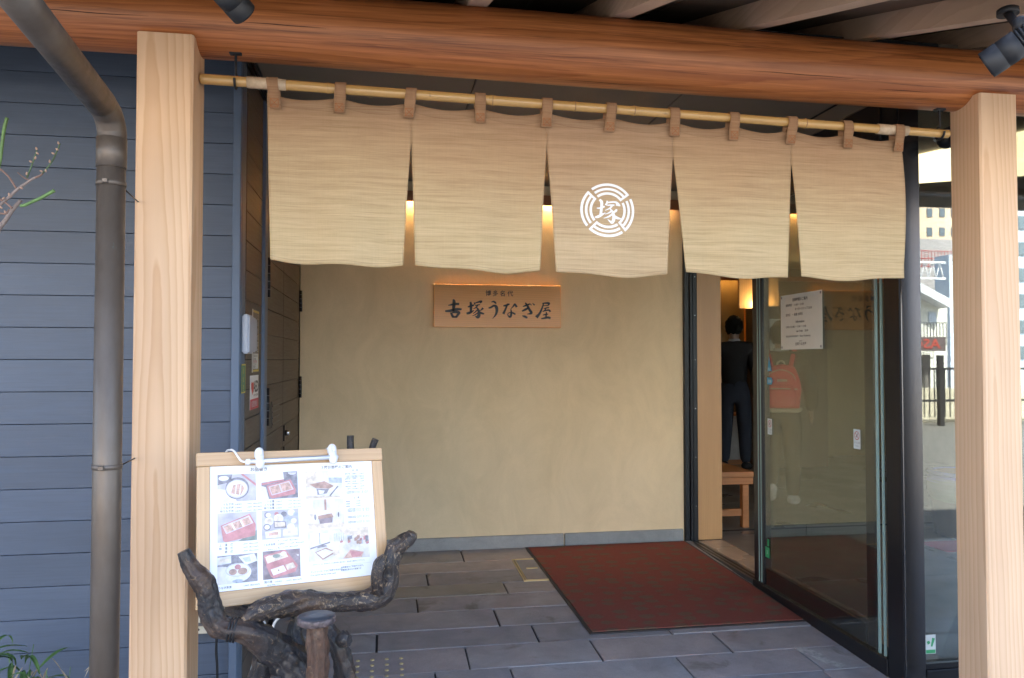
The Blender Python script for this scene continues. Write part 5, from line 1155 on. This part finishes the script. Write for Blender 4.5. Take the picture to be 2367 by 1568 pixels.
# ------------------------------------------------------------------ the street opposite (seen mirrored in the glass front)
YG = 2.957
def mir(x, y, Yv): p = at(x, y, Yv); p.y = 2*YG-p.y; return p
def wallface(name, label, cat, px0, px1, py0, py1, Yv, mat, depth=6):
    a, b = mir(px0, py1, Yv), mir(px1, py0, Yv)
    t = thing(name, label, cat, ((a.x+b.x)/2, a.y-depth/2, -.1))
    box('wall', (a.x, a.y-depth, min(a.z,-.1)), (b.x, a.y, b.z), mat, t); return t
def win(t, px0, px1, py0, py1, Yv, mat, name='window'):
    a, b = mir(px0, py1, Yv), mir(px1, py0, Yv); w = box(name, (a.x, a.y+.01, a.z), (b.x, a.y+.06, b.z), mat, t); return w
WINM = plain('far_window', (.12,.15,.18), .2); BEIGE = plain('far_beige_render', (.66,.52,.38), .9); WHITER = plain('far_white_render', (.72,.71,.64), .8); BLUEW = plain('far_blue_white', (.52,.58,.66), .8); GREYR = plain('far_grey_roof', (.36,.34,.34), .8); DARKB = plain('far_dark', (.12,.11,.10), .7)
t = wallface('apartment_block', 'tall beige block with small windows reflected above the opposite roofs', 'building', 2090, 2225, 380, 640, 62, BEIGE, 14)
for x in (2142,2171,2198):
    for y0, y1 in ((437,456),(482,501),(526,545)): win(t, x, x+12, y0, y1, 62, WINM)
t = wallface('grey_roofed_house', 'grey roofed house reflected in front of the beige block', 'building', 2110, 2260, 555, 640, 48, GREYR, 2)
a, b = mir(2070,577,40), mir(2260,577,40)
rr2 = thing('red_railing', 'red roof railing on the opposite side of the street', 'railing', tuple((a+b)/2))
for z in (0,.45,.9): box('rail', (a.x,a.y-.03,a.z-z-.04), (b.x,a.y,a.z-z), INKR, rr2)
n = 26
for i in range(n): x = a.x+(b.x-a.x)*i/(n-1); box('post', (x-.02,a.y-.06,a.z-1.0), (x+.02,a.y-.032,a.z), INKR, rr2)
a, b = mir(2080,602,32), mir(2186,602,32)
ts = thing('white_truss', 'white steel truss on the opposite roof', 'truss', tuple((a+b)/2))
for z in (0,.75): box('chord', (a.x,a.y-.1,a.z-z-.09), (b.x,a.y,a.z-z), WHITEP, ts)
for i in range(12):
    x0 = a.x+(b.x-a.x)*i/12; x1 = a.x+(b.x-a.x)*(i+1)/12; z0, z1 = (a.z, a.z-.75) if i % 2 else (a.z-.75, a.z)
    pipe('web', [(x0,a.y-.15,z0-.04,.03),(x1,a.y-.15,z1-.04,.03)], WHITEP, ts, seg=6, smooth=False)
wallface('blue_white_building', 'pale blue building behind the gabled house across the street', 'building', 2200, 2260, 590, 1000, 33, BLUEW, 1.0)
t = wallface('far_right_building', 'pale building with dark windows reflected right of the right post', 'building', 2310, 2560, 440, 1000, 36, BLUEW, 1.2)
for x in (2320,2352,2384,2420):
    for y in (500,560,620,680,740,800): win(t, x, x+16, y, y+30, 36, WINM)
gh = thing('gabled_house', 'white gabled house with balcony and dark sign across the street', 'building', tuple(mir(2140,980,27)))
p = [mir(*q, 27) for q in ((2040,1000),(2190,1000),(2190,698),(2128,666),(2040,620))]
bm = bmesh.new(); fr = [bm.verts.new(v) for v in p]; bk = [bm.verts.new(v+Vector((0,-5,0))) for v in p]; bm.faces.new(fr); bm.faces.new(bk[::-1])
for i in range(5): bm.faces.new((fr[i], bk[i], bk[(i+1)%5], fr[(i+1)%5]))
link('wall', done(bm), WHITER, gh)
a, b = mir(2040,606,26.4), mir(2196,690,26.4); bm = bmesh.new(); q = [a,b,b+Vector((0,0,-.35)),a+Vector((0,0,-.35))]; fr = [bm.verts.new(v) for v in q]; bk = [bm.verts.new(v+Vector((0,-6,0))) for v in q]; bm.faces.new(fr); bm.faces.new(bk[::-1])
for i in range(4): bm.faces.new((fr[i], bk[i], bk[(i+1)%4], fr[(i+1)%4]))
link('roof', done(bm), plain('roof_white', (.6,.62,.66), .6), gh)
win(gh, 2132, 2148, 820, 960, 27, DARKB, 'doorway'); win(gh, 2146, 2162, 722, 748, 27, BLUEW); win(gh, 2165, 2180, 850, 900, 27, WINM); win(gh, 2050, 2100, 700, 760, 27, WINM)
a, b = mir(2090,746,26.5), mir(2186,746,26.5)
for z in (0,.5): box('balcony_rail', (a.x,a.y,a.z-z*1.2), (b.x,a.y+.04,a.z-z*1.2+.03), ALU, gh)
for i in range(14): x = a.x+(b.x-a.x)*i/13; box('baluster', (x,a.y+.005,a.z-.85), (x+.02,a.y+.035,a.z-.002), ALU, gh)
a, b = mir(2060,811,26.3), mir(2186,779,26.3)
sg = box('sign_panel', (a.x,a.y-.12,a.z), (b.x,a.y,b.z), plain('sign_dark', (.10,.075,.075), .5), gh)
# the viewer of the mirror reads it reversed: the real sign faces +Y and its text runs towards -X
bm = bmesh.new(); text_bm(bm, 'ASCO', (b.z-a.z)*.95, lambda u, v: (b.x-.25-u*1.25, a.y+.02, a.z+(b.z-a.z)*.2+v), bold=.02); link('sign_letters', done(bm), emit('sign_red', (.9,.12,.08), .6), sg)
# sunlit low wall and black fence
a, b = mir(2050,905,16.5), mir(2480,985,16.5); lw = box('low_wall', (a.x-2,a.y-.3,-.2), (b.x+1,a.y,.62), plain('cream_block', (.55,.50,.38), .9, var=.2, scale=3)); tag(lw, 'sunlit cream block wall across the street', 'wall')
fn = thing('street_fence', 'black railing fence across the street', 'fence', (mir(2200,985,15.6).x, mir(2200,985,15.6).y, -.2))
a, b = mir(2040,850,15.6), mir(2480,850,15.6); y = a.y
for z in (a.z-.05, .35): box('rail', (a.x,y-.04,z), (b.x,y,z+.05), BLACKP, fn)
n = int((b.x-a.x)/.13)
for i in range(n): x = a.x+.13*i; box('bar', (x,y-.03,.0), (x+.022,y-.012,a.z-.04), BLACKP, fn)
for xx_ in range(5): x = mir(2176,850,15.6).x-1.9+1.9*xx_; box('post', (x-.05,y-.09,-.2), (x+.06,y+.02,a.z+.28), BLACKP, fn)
# further unseen houses, outside the mirrored strip, added to bounce sunlight into the entrance
for x0, x1, h, m in ((-34,-22,7,WHITER),(-21,-10,9,BEIGE),(-9.4,.5,6.5,WHITER),(1.2,9,8,BLUEW)):
    t = thing('unseen_house', {-34:'unseen white house far left of the opposite row',-21:'unseen beige house left of centre in the opposite row',-9.4:'unseen low white house facing the restaurant',1.2:'unseen pale blue house facing the restaurant'}[x0], 'building', ((x0+x1)/2,-24,-.1))
    box('wall', (x0,-30,-.1), (x1,-20,h), m, t)
    for k in range(int((x1-x0)/2.4)):
        for z in (1.0, 4.0): box('window', (x0+.8+2.4*k,-19.99,z), (x0+2.0+2.4*k,-19.95,z+1.3), WINM, t)
